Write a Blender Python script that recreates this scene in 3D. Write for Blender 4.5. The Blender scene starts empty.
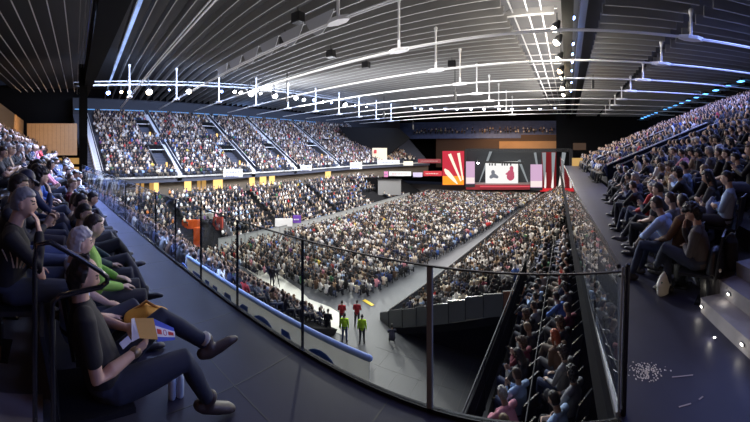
import bpy, math, random
import numpy as np
from math import sin, cos, pi, atan2, radians
from mathutils import Vector, Matrix

random.seed(7); rng = np.random.default_rng(7)
SC = bpy.context.scene; COL = SC.collection

# ------------------------------------------------------------------ camera, world, exposure
R_PX, X_PX, H_PX, EYE = 325.0, 550.0, 148.0, 1.95     # panoramic lens: pixels per radian, pixel column of +Y, horizon row, eye height
cam = bpy.data.cameras.new('camera'); cam_o = bpy.data.objects.new('camera', cam); COL.objects.link(cam_o)
cam_o.location = (0, 0, EYE); cam_o.rotation_euler = (pi/2, 0, -(375-X_PX)/R_PX)
cam.type = 'PANO'; cam.panorama_type = 'CENTRAL_CYLINDRICAL'
cam.central_cylindrical_range_u_min = -375/R_PX; cam.central_cylindrical_range_u_max = 375/R_PX
cam.central_cylindrical_range_v_min = -(422-H_PX)/R_PX; cam.central_cylindrical_range_v_max = H_PX/R_PX
cam.central_cylindrical_radius = 1.0; cam.clip_end = 500
SC.camera = cam_o
SC.view_settings.view_transform = 'Standard'; SC.view_settings.look = 'None'
SC.view_settings.gamma = 1.0; SC.view_settings.use_curve_mapping = False
SC.view_settings.exposure = 0.0
world = bpy.data.worlds.new('world'); SC.world = world; world.use_nodes = True
bg = world.node_tree.nodes['Background']; bg.inputs[0].default_value = (0.35, 0.42, 0.75, 1); bg.inputs[1].default_value = 0.02

def light(name, kind, loc, energy, color=(1, 1, 1), target=None, size=1.0, size_y=None, spot=60, blend=0.5, parent=None):
    l = bpy.data.lights.new(name, kind); l.energy = energy; l.color = color
    if kind == 'AREA':
        l.size = size
        if size_y: l.shape = 'RECTANGLE'; l.size_y = size_y
    else:
        l.shadow_soft_size = size
    if kind == 'SPOT': l.spot_size = radians(spot); l.spot_blend = blend
    o = bpy.data.objects.new(name, l); COL.objects.link(o); o.location = loc
    if target is not None:
        o.rotation_euler = (Vector(target)-Vector(loc)).to_track_quat('-Z', 'Y').to_euler()
    return o

# unseen fill lamps added through the hall, partly standing for the roof lamp rows
light('court_flood', 'AREA', (-16, 48, 9.0), 25000, (1.0, 0.96, 0.90), (-16, 48, -10), 26, 60)
light('near_court_flood', 'SPOT', (-36, 46, 9.6), 40000, (1.0, 0.95, 0.86), (-14, 14, -9), 0.6, spot=42)
lf = light('left_tier_flood', 'AREA', (-33, 38, 10.2), 10500, (0.50, 0.64, 1.0), (-52, 38, 3.0), 64, 4); lf.data.spread = radians(120)
ls = light('left_stand_fill', 'AREA', (-29, 40, 9.5), 8000, (0.92, 0.95, 1.0), (-38, 40, -7), 62, 3); ls.data.spread = radians(90)  # extra unseen area added to brighten the lower left stand
light('right_tier_wash', 'AREA', (13, 23, 9.3), 4800, (0.26, 0.36, 1.0), (13, 23, 0), 8, 26)
light('right_front_wash', 'AREA', (5, 9, 9.4), 230, (0.28, 0.36, 1.0), (4, 7, 0), 4, 8)
cw_ = light('corner_wash', 'AREA', (-14, 4.2, 8.0), 4600, (0.42, 0.56, 1.0), (-13, 1.9, 0), 9, 3)
cw_.data.spread = radians(75)
light('front_wash', 'AREA', (-4, 5.0, 7.4), 120, (0.50, 0.50, 1.0), (-3, 1.0, 0), 5, 3)
light('lower_stand_wash', 'SPOT', (-6, 24, 9.4), 14000, (0.80, 0.85, 1.0), (-0.2, 9, -3), 0.4, spot=36)
light('beam_spill', 'AREA', (-1.0, 34, 9.3), 3000, (1.0, 0.95, 0.9), (-1.0, 34, 20), 2, 50)  # added upward area standing for lamp spill on the slats
light('rig_spill', 'AREA', (-37, 34, 9.2), 9000, (0.92, 0.95, 1.0), (-30, 34, 30), 2, 55)  # upward area added to brighten the roof along the rig
light('rod_fill', 'AREA', (-16, 34, 3.0), 3000, (1.0, 0.97, 0.93), (-16, 34, 12), 30, 60)  # unseen fill hung in mid-air, added to brighten the tie rods
light('aisle_warm', 'AREA', (1.6, -1.2, 2.6), 9, (1.0, 0.45, 0.25), (1.4, 1.6, 0), .5, .5)  # small unseen warm fill added to redden the floor at right
light('rear_wall_warm', 'AREA', (-18, -2.5, 8.5), 260, (1.0, 0.72, 0.45), (-18, -5.5, 4), 12, 1)  # unseen warm fill added to brighten the rear wood wall
light('wood_wall_fill', 'AREA', (-38, 0.5, 4.6), 500, (1.0, 0.62, 0.30), (-46, 0, 2.5), 3, 3)  # added warm fill for the wood end wall, no lamp modelled
light('end_wall_warm', 'AREA', (-12, 86, 6.0), 1200, (1.0, 0.6, 0.28), (-10, 95, 2), 18, 2)  # unseen warm fill added for the wood band behind the stage

# ------------------------------------------------------------------ helpers
def at(px, py, r):
    f = (px-X_PX)/R_PX
    return Vector((r*sin(f), r*cos(f), EYE+r*(H_PX-py)/R_PX))
def on_plane(px, py, z):
    return at(px, py, (EYE-z)*R_PX/(py-H_PX))

MATS = {}
def mat(name, col, rough=0.6, metal=0.0, emit=0.0, noise=0.0, scale=8.0, objcol=False, attr=False, spec=0.5):
    if name in MATS: return MATS[name]
    m = bpy.data.materials.new(name); m.use_nodes = True; nt = m.node_tree; b = nt.nodes['Principled BSDF']
    b.inputs['Roughness'].default_value = rough; b.inputs['Metallic'].default_value = metal
    b.inputs['Specular IOR Level'].default_value = spec
    c4 = (*col, 1)
    src = None
    if objcol:
        n = nt.nodes.new('ShaderNodeObjectInfo'); src = n.outputs['Color']
    elif attr:
        n = nt.nodes.new('ShaderNodeAttribute'); n.attribute_name = 'Col'; src = n.outputs['Color']
        if attr == 'mix':
            oi = nt.nodes.new('ShaderNodeObjectInfo'); mx = nt.nodes.new('ShaderNodeMix'); mx.data_type = 'RGBA'
            nt.links.new(n.outputs['Alpha'], mx.inputs['Factor']); nt.links.new(src, mx.inputs[6]); nt.links.new(oi.outputs['Color'], mx.inputs[7])
            src = mx.outputs[2]
    if noise:
        t = nt.nodes.new('ShaderNodeTexNoise'); t.inputs['Scale'].default_value = scale; t.inputs['Detail'].default_value = 4
        tc = nt.nodes.new('ShaderNodeTexCoord'); nt.links.new(tc.outputs['Object'], t.inputs['Vector'])
        mr = nt.nodes.new('ShaderNodeMapRange'); mr.inputs[3].default_value = 1-noise; mr.inputs[4].default_value = 1+noise
        nt.links.new(t.outputs['Fac'], mr.inputs[0])
        mx = nt.nodes.new('ShaderNodeMix'); mx.data_type = 'RGBA'; mx.blend_type = 'MULTIPLY'; mx.inputs[0].default_value = 1
        if src: nt.links.new(src, mx.inputs[6])
        else: mx.inputs[6].default_value = c4
        nt.links.new(mr.outputs[0], mx.inputs[7]); src = mx.outputs[2]
    if src: nt.links.new(src, b.inputs['Base Color'])
    else: b.inputs['Base Color'].default_value = c4
    if emit:
        b.inputs['Emission Color'].default_value = c4; b.inputs['Emission Strength'].default_value = emit
        if src: nt.links.new(src, b.inputs['Emission Color'])
        for l in list(b.inputs['Base Color'].links): nt.links.remove(l)
        b.inputs['Base Color'].default_value = (.02, .02, .02, 1); b.inputs['Specular IOR Level'].default_value = 0
    MATS[name] = m; return m

class MB:
    def __init__(s): s.v = []; s.f = []; s.mi = []; s.m = 0
    def quad(s, a, b, c, d):
        n = len(s.v); s.v += [tuple(a), tuple(b), tuple(c), tuple(d)]; s.f.append((n, n+1, n+2, n+3)); s.mi.append(s.m); return s
    def hexa(s, p):      # 8 points: bottom 4 ccw, top 4 ccw
        n = len(s.v); s.v += [tuple(q) for q in p]
        for f in ((3, 2, 1, 0), (4, 5, 6, 7), (0, 1, 5, 4), (1, 2, 6, 5), (2, 3, 7, 6), (3, 0, 4, 7)):
            s.f.append(tuple(n+i for i in f)); s.mi.append(s.m)
        return s
    def box(s, x0, x1, y0, y1, z0, z1, M=None):
        p = [(x0, y0, z0), (x1, y0, z0), (x1, y1, z0), (x0, y1, z0), (x0, y0, z1), (x1, y0, z1), (x1, y1, z1), (x0, y1, z1)]
        if M is not None: p = [M(*q) if callable(M) else M @ Vector(q) for q in p]
        return s.hexa(p)
    def prism(s, poly, z0, z1):
        n = len(s.v); k = len(poly)
        s.v += [(x, y, z0) for x, y in poly]+[(x, y, z1) for x, y in poly]
        s.f.append(tuple(n+i for i in reversed(range(k)))); s.f.append(tuple(n+k+i for i in range(k))); s.mi += [s.m]*2
        for i in range(k):
            j = (i+1) % k; s.f.append((n+i, n+j, n+k+j, n+k+i)); s.mi.append(s.m)
        return s
    def bar(s, a, b, w, h=None, up=(0, 0, 1)):
        a = Vector(a); b = Vector(b); h = h or w; t = (b-a).normalized(); u = Vector(up)
        if abs(t.dot(u)) > .95: u = Vector((1, 0, 0))
        sd = t.cross(u).normalized(); u = sd.cross(t)
        p = []
        for c in (a, b):
            p.append([c-sd*w/2-u*h/2, c+sd*w/2-u*h/2, c+sd*w/2+u*h/2, c-sd*w/2+u*h/2])
        return s.hexa(p[0]+p[1])
    def loft(s, pts, rad, n=10, side=None, cap=True):
        pts = [Vector(p) for p in pts]; rad = [(r, r) if not hasattr(r, '__len__') else r for r in rad]
        P, Rr, T = [], [], []
        for i, p in enumerate(pts):
            t = (pts[min(i+1, len(pts)-1)]-pts[max(i-1, 0)]).normalized(); T.append(t)
        P = list(pts); Rr = list(rad); TT = list(T)
        if cap:
            a, b = rad[0]; c = min(a, b)
            P = [pts[0]-T[0]*c*.9, pts[0]-T[0]*c*.55]+P; Rr = [(a*.3, b*.3), (a*.8, b*.8)]+Rr; TT = [T[0]]*2+TT
            a, b = rad[-1]; c = min(a, b)
            P += [pts[-1]+T[-1]*c*.55, pts[-1]+T[-1]*c*.9]; Rr += [(a*.8, b*.8), (a*.3, b*.3)]; TT += [T[-1]]*2
        base = len(s.v); prev = Vector(side) if side is not None else None
        for p, (a, b), t in zip(P, Rr, TT):
            if prev is None:
                prev = Vector((1, 0, 0)) if abs(t.x) < .9 else Vector((0, 1, 0))
            sd = (prev-t*prev.dot(t))
            if sd.length < 1e-4: sd = Vector((0, 0, 1)).cross(t)
            sd.normalize(); u = t.cross(sd)
            if side is None: prev = sd
            for k in range(n):
                q = p+sd*a*cos(2*pi*k/n)+u*b*sin(2*pi*k/n); s.v.append(tuple(q))
        m = len(P)
        for i in range(m-1):
            for k in range(n):
                k2 = (k+1) % n
                s.f.append((base+i*n+k, base+i*n+k2, base+(i+1)*n+k2, base+(i+1)*n+k)); s.mi.append(s.m)
        s.f.append(tuple(base+k for k in reversed(range(n)))); s.f.append(tuple(base+(m-1)*n+k for k in range(n))); s.mi += [s.m]*2
        return s
    def ball(s, c, r, nu=12, nv=8, fn=None, M=None):
        r = (r, r, r) if not hasattr(r, '__len__') else r; base = len(s.v); c = Vector(c)
        for j in range(nv+1):
            th = pi*(j+.0001)/(nv+.0002)
            for i in range(nu):
                ph = 2*pi*i/nu; q = Vector((r[0]*sin(th)*cos(ph), r[1]*sin(th)*sin(ph), r[2]*cos(th)))
                if fn: q = fn(q)
                q = q+c
                if M is not None: q = M @ q
                s.v.append(tuple(q))
        for j in range(nv):
            for i in range(nu):
                i2 = (i+1) % nu
                s.f.append((base+j*nu+i, base+(j+1)*nu+i, base+(j+1)*nu+i2, base+j*nu+i2)); s.mi.append(s.m)
        return s
    def mesh(s, name, mats, smooth=False):
        me = bpy.data.meshes.new(name); me.from_pydata(s.v, [], s.f)
        for m in (mats if isinstance(mats, (list, tuple)) else [mats]): me.materials.append(m)
        if any(s.mi): me.polygons.foreach_set('material_index', s.mi)
        if smooth: me.polygons.foreach_set('use_smooth', [True]*len(me.polygons))
        me.update(); return me
    def build(s, name, mats, parent=None, smooth=False):
        return link(name, s.mesh(name, mats, smooth), parent)
def link(name, me, parent=None):
    o = bpy.data.objects.new(name, me); COL.objects.link(o)
    if parent is not None: o.parent = parent
    return o
def tag(o, label=None, cat=None, group=None, kind=None):
    if label: o['label'] = label
    if cat: o['category'] = cat
    if group: o['group'] = group
    if kind: o['kind'] = kind
    return o
def struct(o): o['kind'] = 'structure'; return o
def empty(name, loc=(0, 0, 0), rz=0):
    o = bpy.data.objects.new(name, None); COL.objects.link(o); o.location = loc; o.rotation_euler = (0, 0, rz); o.empty_display_size = .1
    return o
def copy_tree(o, parent=None):
    c = o.copy(); COL.objects.link(c)
    if parent is not None: c.parent = parent
    for ch in list(o.children): copy_tree(ch, c)
    return c
def nth(n):
    w = ['first', 'second', 'third', 'fourth', 'fifth', 'sixth', 'seventh', 'eighth', 'ninth', 'tenth', 'eleventh', 'twelfth']
    if n <= 12: return w[n-1]
    return '%d%s' % (n, 'th' if 10 < n % 100 < 14 else {1: 'st', 2: 'nd', 3: 'rd'}.get(n % 10, 'th'))

# ------------------------------------------------------------------ materials
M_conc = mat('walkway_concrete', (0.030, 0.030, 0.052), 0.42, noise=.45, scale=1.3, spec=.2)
M_step = mat('step_concrete', (0.24, 0.225, 0.235), 0.7, noise=.2, scale=6)
M_tier = mat('tier_concrete', (0.06, 0.06, 0.07), 0.8, noise=.2, scale=2)
M_black = mat('black_paint', (0.012, 0.012, 0.014), 0.45)
M_rail = mat('black_steel', (0.015, 0.015, 0.018), 0.25, spec=.8)
M_court = mat('court_floor', (0.10, 0.105, 0.12), 0.6, noise=.15, scale=.6)
M_white = mat('white_cover', (0.72, 0.72, 0.66), 0.7, noise=.06, scale=1)
M_slat = mat('roof_slat', (0.185, 0.18, 0.175), 0.6, noise=.12, scale=.5)
M_edge_lit = mat('slat_edge_lit', (0.30, 0.30, 0.30), 0.5)  # paler tone paints the light caught by the slats' lower edges
M_deck = mat('roof_deck', (0.055, 0.055, 0.06), 0.8)
M_tube = mat('white_tube', (0.78, 0.78, 0.80), 0.4)
M_wood = mat('wood_panel', (0.30, 0.19, 0.10), 0.55, noise=.15, scale=3)
M_drape = mat('black_drape', (0.010, 0.010, 0.011), 0.9, spec=.05)
M_mrail = mat('matte_rail', (0.03, 0.03, 0.035), 0.6, spec=.2)
M_grey = mat('grey_metal', (0.30, 0.30, 0.31), 0.4, .6)
M_ban = mat('banner_white', (0.78, 0.76, 0.66), 0.6, noise=.04, scale=2)
nt = M_ban.node_tree; tl = nt.nodes.new('ShaderNodeBsdfTranslucent'); tl.inputs[0].default_value = (.66, .66, .62, 1); ms = nt.nodes.new('ShaderNodeMixShader'); ms.inputs[0].default_value = .6
nt.links.new(nt.nodes['Principled BSDF'].outputs[0], ms.inputs[1]); nt.links.new(tl.outputs[0], ms.inputs[2]); nt.links.new(ms.outputs[0], nt.nodes['Material Output'].inputs[0])
M_banb = mat('banner_blue', (0.42, 0.58, 0.92), 0.5)
M_letter = mat('letter_blue', (0.03, 0.10, 0.42), 0.6)
M_seat = mat('seat_plastic', (0.015, 0.015, 0.018), 0.35)

def glass_mat():
    m = bpy.data.materials.new('balustrade_glass'); m.use_nodes = True; nt = m.node_tree; nt.nodes.clear()
    out = nt.nodes.new('ShaderNodeOutputMaterial'); mx = nt.nodes.new('ShaderNodeMixShader')
    tr = nt.nodes.new('ShaderNodeBsdfTransparent'); tr.inputs[0].default_value = (.90, .93, .93, 1)
    gl = nt.nodes.new('ShaderNodeBsdfGlossy'); gl.inputs['Roughness'].default_value = .02
    fr = nt.nodes.new('ShaderNodeFresnel'); fr.inputs[0].default_value = 1.5
    mm = nt.nodes.new('ShaderNodeMath'); mm.operation = 'MULTIPLY_ADD'; mm.inputs[1].default_value = 1.3; mm.inputs[2].default_value = .01; mm.use_clamp = True
    ge = nt.nodes.new('ShaderNodeNewGeometry'); sb = nt.nodes.new('ShaderNodeMath'); sb.operation = 'SUBTRACT'; sb.inputs[0].default_value = 1; nt.links.new(ge.outputs['Backfacing'], sb.inputs[1])
    m2 = nt.nodes.new('ShaderNodeMath'); m2.operation = 'MULTIPLY'; nt.links.new(mm.outputs[0], m2.inputs[0]); nt.links.new(sb.outputs[0], m2.inputs[1])
    nt.links.new(fr.outputs[0], mm.inputs[0]); nt.links.new(m2.outputs[0], mx.inputs[0])
    nt.links.new(tr.outputs[0], mx.inputs[1]); nt.links.new(gl.outputs[0], mx.inputs[2]); nt.links.new(mx.outputs[0], out.inputs[0])
    return m
M_glass = glass_mat()

# ------------------------------------------------------------------ large structure
# ceiling frame: Y' runs along the roof beam, X' across; the left half is skewed a little
DEL = (568-X_PX)/R_PX
def cf(x, y, z=0.0):
    if x < 0: y = y+.085*(-x)
    return Vector((x*cos(DEL)+y*sin(DEL), -x*sin(DEL)+y*cos(DEL), z))

# walkway slab: left arm (front edge y = 2.28) and right arm (inner edge x = .5)
def xr(Y): return .5+.02*max(0, Y-6)
w = MB()
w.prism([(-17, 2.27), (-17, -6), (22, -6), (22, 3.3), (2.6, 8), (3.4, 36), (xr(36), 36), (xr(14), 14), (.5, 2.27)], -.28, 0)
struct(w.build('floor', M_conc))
w = MB()
for i in range(16):                                     # joints between the concrete slabs of the walkway
    X = -1.2-i*1.0; w.box(X-.006, X+.006, .9, 2.2, .0, .0015)
w.box(-17, .2, 1.5, 1.512, 0, .0015)
struct(w.build('trim_1', M_black))
struct(MB().box(-17, .5, 2.271, 2.30, -.34, .0).build('trim_2', M_black))
struct(MB().hexa([(.42, 2.3, -.5), (.5, 2.3, -.5), (xr(34), 34, -.5), (xr(34)-.08, 34, -.5), (.42, 2.3, -.02), (.5, 2.3, -.02), (xr(34), 34, -.02), (xr(34)-.08, 34, -.02)]).build('trim_3', M_drape))
struct(MB().hexa([(.47, 2.3, -.02), (.505, 2.3, -.02), (xr(34)+.005, 34, -.02), (xr(34)-.03, 34, -.02), (.47, 2.3, .04), (.505, 2.3, .04), (xr(34)+.005, 34, .04), (xr(34)-.03, 34, .04)]).build('trim_4', M_grey))

# left tier (behind the camera, rows run along LD) : stepped concrete
LD = Vector((-.998, .063, 0)); LN = Vector((-.063, -.998, 0)); LO = Vector((-2.0, .44, 0))
LP, LR, LROWS = .75, .40, 7
def lt(a, k, z=0.0):       # a metres along the row from the hero, k rows up
    p = LO+LD*a+LN*(LP*k); return Vector((p.x, p.y, z))
w = MB()
for k in range(1, LROWS+1):
    a0, a1 = -.02, 36
    q = [lt(a0, k-.52), lt(a1, k-.52), lt(a1, LROWS+2), lt(a0, LROWS+2)]
    w.hexa([Vector((p.x, p.y, LR*(k-1)-.001)) for p in q]+[Vector((p.x, p.y, LR*k)) for p in q])
struct(w.build('floor_left_tier', mat('tier_step', (0.10, 0.10, 0.115), 0.7, noise=.2, scale=3)))
# concrete aisle step in front of the handrail
struct(MB().box(-2.02, -1.3, -.9, .02, .0, .42).build('floor_aisle_step', M_step))
# rear wood wall and end wall
a, b = lt(2, LROWS+.6), lt(46, LROWS+.6)
struct(MB().hexa([(a.x, a.y-.2, -1), (b.x, b.y-.2, -1), (b.x, b.y, -1), (a.x, a.y, -1), (a.x, a.y-.2, 6.0), (b.x, b.y-.2, 6.0), (b.x, b.y, 6.0), (a.x, a.y, 6.0)]).build('wall_rear', M_wood))
e0, e1 = at(27, 148, 47), at(77, 148, 47)
w = MB()
def vwall(w, p, q, z0, z1, t=.2):
    d = (q-p); d.z = 0; d.normalize(); n = Vector((-d.y, d.x, 0))*t
    w.hexa([(p.x, p.y, z0), (q.x, q.y, z0), (q.x+n.x, q.y+n.y, z0), (p.x+n.x, p.y+n.y, z0), (p.x, p.y, z1), (q.x, q.y, z1), (q.x+n.x, q.y+n.y, z1), (p.x+n.x, p.y+n.y, z1)])
vwall(w, e0, e1, .9, 5.5)
struct(w.build('wall_left', M_wood))
w = MB()
for i in range(13):
    p = e0.lerp(e1, i/12); vwall(w, p+Vector((.03, 0, 0)), p+(e1-e0)*.004+Vector((.03, 0, 0)), 1.2, 5.4, .05)
struct(w.build('trim_5', mat('wood_joint', (0.10, 0.06, 0.03), .7)))
# lit concourse slots in the end wall
M_amber = mat('concourse_light', (1.0, 0.62, 0.18), 0.5, emit=1.6)
for i, (x0, x1, y0, y1) in enumerate(((52, 79, 158, 164), (66, 80, 167, 178))):
    p, q = at(x0, 148, 45), at(x1, 148, 45); w = MB(); vwall(w, p, q, EYE-45*(y1-H_PX)/R_PX, EYE-45*(y0-H_PX)/R_PX, .15)
    struct(w.build('window_%d' % (i+1), mat('amber_dim', (0.75, 0.40, 0.10), .5, emit=.55)))

# arena floor and pale path
struct(MB().prism([(-46, 3), (6, 3), (14, 100), (-46, 100)], -10.3, -10.0).build('floor_arena', M_court))
w = MB()
pth = [on_plane(x, y, -9.98) for x, y in ((229, 256), (241, 254), (260, 263), (276, 273), (299, 289), (309, 299), (330, 307), (344, 316), (346, 336), (330, 330), (318, 312), (304, 302), (284, 292), (260, 279))]
w.prism([(p.x, p.y) for p in reversed(pth)], -9.999, -9.975)
struct(w.build('floor_path', M_white))
w = MB()
for i in range(9): w.box(-9+i*1.2, -8.98+i*1.2, 6.5, 17.5, -9.999, -9.992)
for i in range(8): w.box(-10, 3, 7+i*1.4, 7.02+i*1.4, -9.999, -9.992)
struct(w.build('trim_6', mat('floor_seam', (0.17, 0.175, 0.19), .6)))

# right tier steps
def rfront(Y): return 1.15+.13*(min(Y, 13.5)-4)+.03*max(0, Y-13.5)
RP, RR, RROWS = .85, .345, 22
w = MB()
for k in range(1, RROWS+1):
    y0, y1 = 3.45, 35
    ys = [y0, 6, 9, 13.5, 24, y1]
    for i in range(5):
        a, b = ys[i], ys[i+1]
        w.hexa([(rfront(a)+RP*k, a, -.2), (24, a, -.2), (24, b, -.2), (rfront(b)+RP*k, b, -.2),
                (rfront(a)+RP*k, a, RR*k), (24, a, RR*k), (24, b, RR*k), (rfront(b)+RP*k, b, RR*k)])
struct(w.build('floor_right_tier', M_tier))
# concrete aisle steps on the right
w = MB()
for k in range(7): w.box(1.73+.25*k, 3.6, .6, 3.46, .17*k, .17*(k+1))
struct(w.build('floor_steps', M_step))
struct(MB().hexa([(22, -6, -1), (22.5, -6, -1), (26.5, 84, -1), (26, 84, -1), (22, -6, 12), (22.5, -6, 12), (26.5, 84, 12), (26, 84, 12)]).build('wall_right', M_drape))
struct(MB().box(1.6, 26, 84, 84.4, -11, 12).build('wall_right_end', M_drape))

# lower stands : simple raked decks under the crowd
def aisle(Y): return -17.3+.2*Y
def barx(Y): return -13.0+.135*Y
def tanx(Y): return -.75+.056*(Y-6)
w = MB()
def sz(X, Y): return -10.05+.5*(X-barx(Y))
def send(X): return 19.2-.53*(X+10.4)
XS = [0, .25, .5, .75, 1]
for (Y0, Y1) in ((None, 30), (30, 45), (45, 60), (60, 80)):
    for q in range(4):
        def col(Y, u): return (lambda f, t: f+(t-f)*u)(barx(Y)+.5, tanx(Y)+1.2)
        if Y0 is None:
            xa, xb = -10.3+10.9*XS[q], -10.3+10.9*XS[q+1]; A0, B0 = (xa, send(xa)), (xb, send(xb))
        else: A0, B0 = (col(Y0, XS[q]), Y0), (col(Y0, XS[q+1]), Y0)
        A1, B1 = (col(Y1, XS[q]), Y1), (col(Y1, XS[q+1]), Y1); P4 = [A0, B0, B1, A1]
        w.hexa([(x, y, sz(x, y)-.5) for x, y in P4]+[(x, y, sz(x, y)-.1) for x, y in P4])
w.hexa([(-9.3, 18.9, -10), (3, 17.4, -10), (3, 17.7, -10), (-9.3, 19.2, -10), (-9.3, 18.9, -9.7), (3, 17.4, -4.6), (3, 17.7, -4.6), (-9.3, 19.2, -9.7)])  # black sheet put in for the shade under the stand
w.hexa([(tanx(4)-.55, 3.2, -3.7), (2.2, 3.2, -3.7), (2.2, 15.2, -3.7), (tanx(15)-.55, 15.2, -3.7), (tanx(4)-.55, 3.2, -3.4), (2.2, 3.2, -3.4), (2.2, 15.2, -3.4), (tanx(15)-.55, 15.2, -3.4)])
w.hexa([(tanx(4)+.75, 3.2, -3.4), (2.2, 3.2, -3.4), (2.2, 15.2, -3.4), (tanx(15)+.75, 15.2, -3.4), (tanx(4)+.75, 3.2, -2.95), (2.2, 3.2, -2.95), (2.2, 15.2, -2.95), (tanx(15)+.75, 15.2, -2.95)])
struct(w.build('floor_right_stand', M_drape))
struct(MB().hexa([(-42, 4.5, -3.9), (-9.2, 5.5, -3.9), (-13.0, 17, -10.4), (-42, 17, -10.4), (-42, 4.5, -3.5), (-9.2, 5.5, -3.5), (-13.0, 17, -10.0), (-42, 17, -10.0)]).build('floor_near_stand', M_drape))
struct(MB().hexa([(-43, 6, -5.6), (-33, 6, -10.4), (-33, 80, -10.4), (-43, 80, -5.6), (-43, 6, -4.9), (-33, 6, -9.8), (-33, 80, -9.8), (-43, 80, -4.9)]).build('floor_left_stand', M_drape))
# far left upper tier, curving in at the end
TX, TZ, TP, TR_, TROWS = -42.0, -2.05, .624, .40, 25
def tpos(s, k):           # s metres along the front edge (from y=6), k rows up
    if s < 46: p, n = Vector((TX, 6+s, 0)), Vector((-1, 0, 0))
    else:
        a = (s-46)/60.0; p = Vector((TX+60*(1-cos(a)), 52+60*sin(a), 0)); n = Vector((-cos(a), sin(a), 0))
    q = p+n*(TP*k); return Vector((q.x, q.y, TZ+TR_*k)), n
w = MB()
S = list(np.arange(0, 84, 4.0))
for i in range(len(S)-1):
    for k in range(TROWS+1):
        a, n0 = tpos(S[i], k); b, n1 = tpos(S[i+1], k); c, _ = tpos(S[i+1], k+1); d, _ = tpos(S[i], k+1)
        z = a.z
        w.hexa([(a.x, a.y, z-.8), (b.x, b.y, z-.8), (c.x, c.y, z-.8), (d.x, d.y, z-.8), (a.x, a.y, z), (b.x, b.y, z), (c.x, c.y, z), (d.x, d.y, z)])
struct(w.build('floor_far_tier', mat('far_tier_step', (0.05, 0.055, 0.08), .8)))
w = MB(); w2 = MB(); w3 = MB()
for i in range(len(S)-1):
    a, _ = tpos(S[i], -.3); b, _ = tpos(S[i+1], -.3); c, _ = tpos(S[i+1], 0); d, _ = tpos(S[i], 0)
    w.hexa([(a.x, a.y, -2.2), (b.x, b.y, -2.2), (c.x, c.y, -2.2), (d.x, d.y, -2.2), (a.x, a.y, -1.97), (b.x, b.y, -1.97), (c.x, c.y, -1.97), (d.x, d.y, -1.97)])
    a, _ = tpos(S[i], 1.2); b, _ = tpos(S[i+1], 1.2); vwall(w2, a, b, -5.2, -2.2)
    a, _ = tpos(S[i], TROWS+1); b, _ = tpos(S[i+1], TROWS+1); vwall(w3, a, b, 2, 11.0)
struct(w.build('trim_7', mat('fascia_white', (0.62, 0.62, 0.60), .5)))
struct(w2.build('wall_concourse', mat('concourse_wall', (0.10, 0.08, 0.06), .8)))
struct(w3.build('wall_far_left', mat('far_wall', (0.03, 0.035, 0.05), .8)))

# ceiling: deck plus hanging slats (blades)
def deck(x0, x1, y0, y1, z): 
    return [cf(x0, y0, z), cf(x1, y0, z), cf(x1, y1, z), cf(x0, y1, z)]
w = MB()
for (x0, x1, z) in ((-62, 0, 13.3), (0, 24, 12.2)):
    p = deck(x0, x1-1e-4, -14, 108, z); w.hexa(p+[q+Vector((0, 0, .3)) for q in p])
struct(w.build('ceiling', M_deck))
w = MB(); SP = 1.3
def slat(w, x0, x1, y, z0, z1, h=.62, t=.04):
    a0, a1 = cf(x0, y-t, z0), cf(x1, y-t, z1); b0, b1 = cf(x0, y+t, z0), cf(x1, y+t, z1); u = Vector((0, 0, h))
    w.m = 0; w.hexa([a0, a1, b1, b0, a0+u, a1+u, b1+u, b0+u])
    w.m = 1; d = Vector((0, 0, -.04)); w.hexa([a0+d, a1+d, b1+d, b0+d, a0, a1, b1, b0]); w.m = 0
for i in range(72):
    y = -12+i*SP
    e = -4.7
    if y < 84 and y > 3.4:
        slat(w, -58, -38.5, y, 10.8, 12.1); slat(w, -38.5, -22, y, 12.1, 12.1); slat(w, -22, e, y, 12.1, 11.8)
    if y > 1:
        slat(w, 2.05, 7.1, y, 9.9, 9.9); slat(w, 7.95, 21, y, 9.9, 9.9)
struct(w.build('ceiling_slats', [M_slat, M_edge_lit]))
struct(MB().hexa(deck(-.36, .30, 0, 96, 9.4)+deck(-.36, .30, 0, 96, 11.2)).build('ceiling_beam', M_drape))
struct(MB().hexa([cf(-46, -.6, 7.9), cf(-3, .9, 7.9), cf(-3, 2.5, 7.9), cf(-46, -.2, 7.9), cf(-46, -.6, 9.6), cf(-3, .9, 9.6), cf(-3, 2.5, 9.6), cf(-46, -.2, 9.6)]).build('ceiling_duct', M_drape))
struct(MB().hexa(deck(.75, 1.2, 4, 80, 10.6)+deck(.75, 1.2, 4, 80, 11.2)).build('ceiling_tray', M_grey))
struct(MB().box(-62, 24, 108, 108.4, -10, 14).build('wall_far', M_drape))
struct(MB().box(-62.4, -62, -14, 108, -10, 14).build('wall_outer_left', M_drape))
struct(MB().box(-62, 24, -14.4, -14, -1, 14).build('wall_outer_rear', M_drape))

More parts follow.
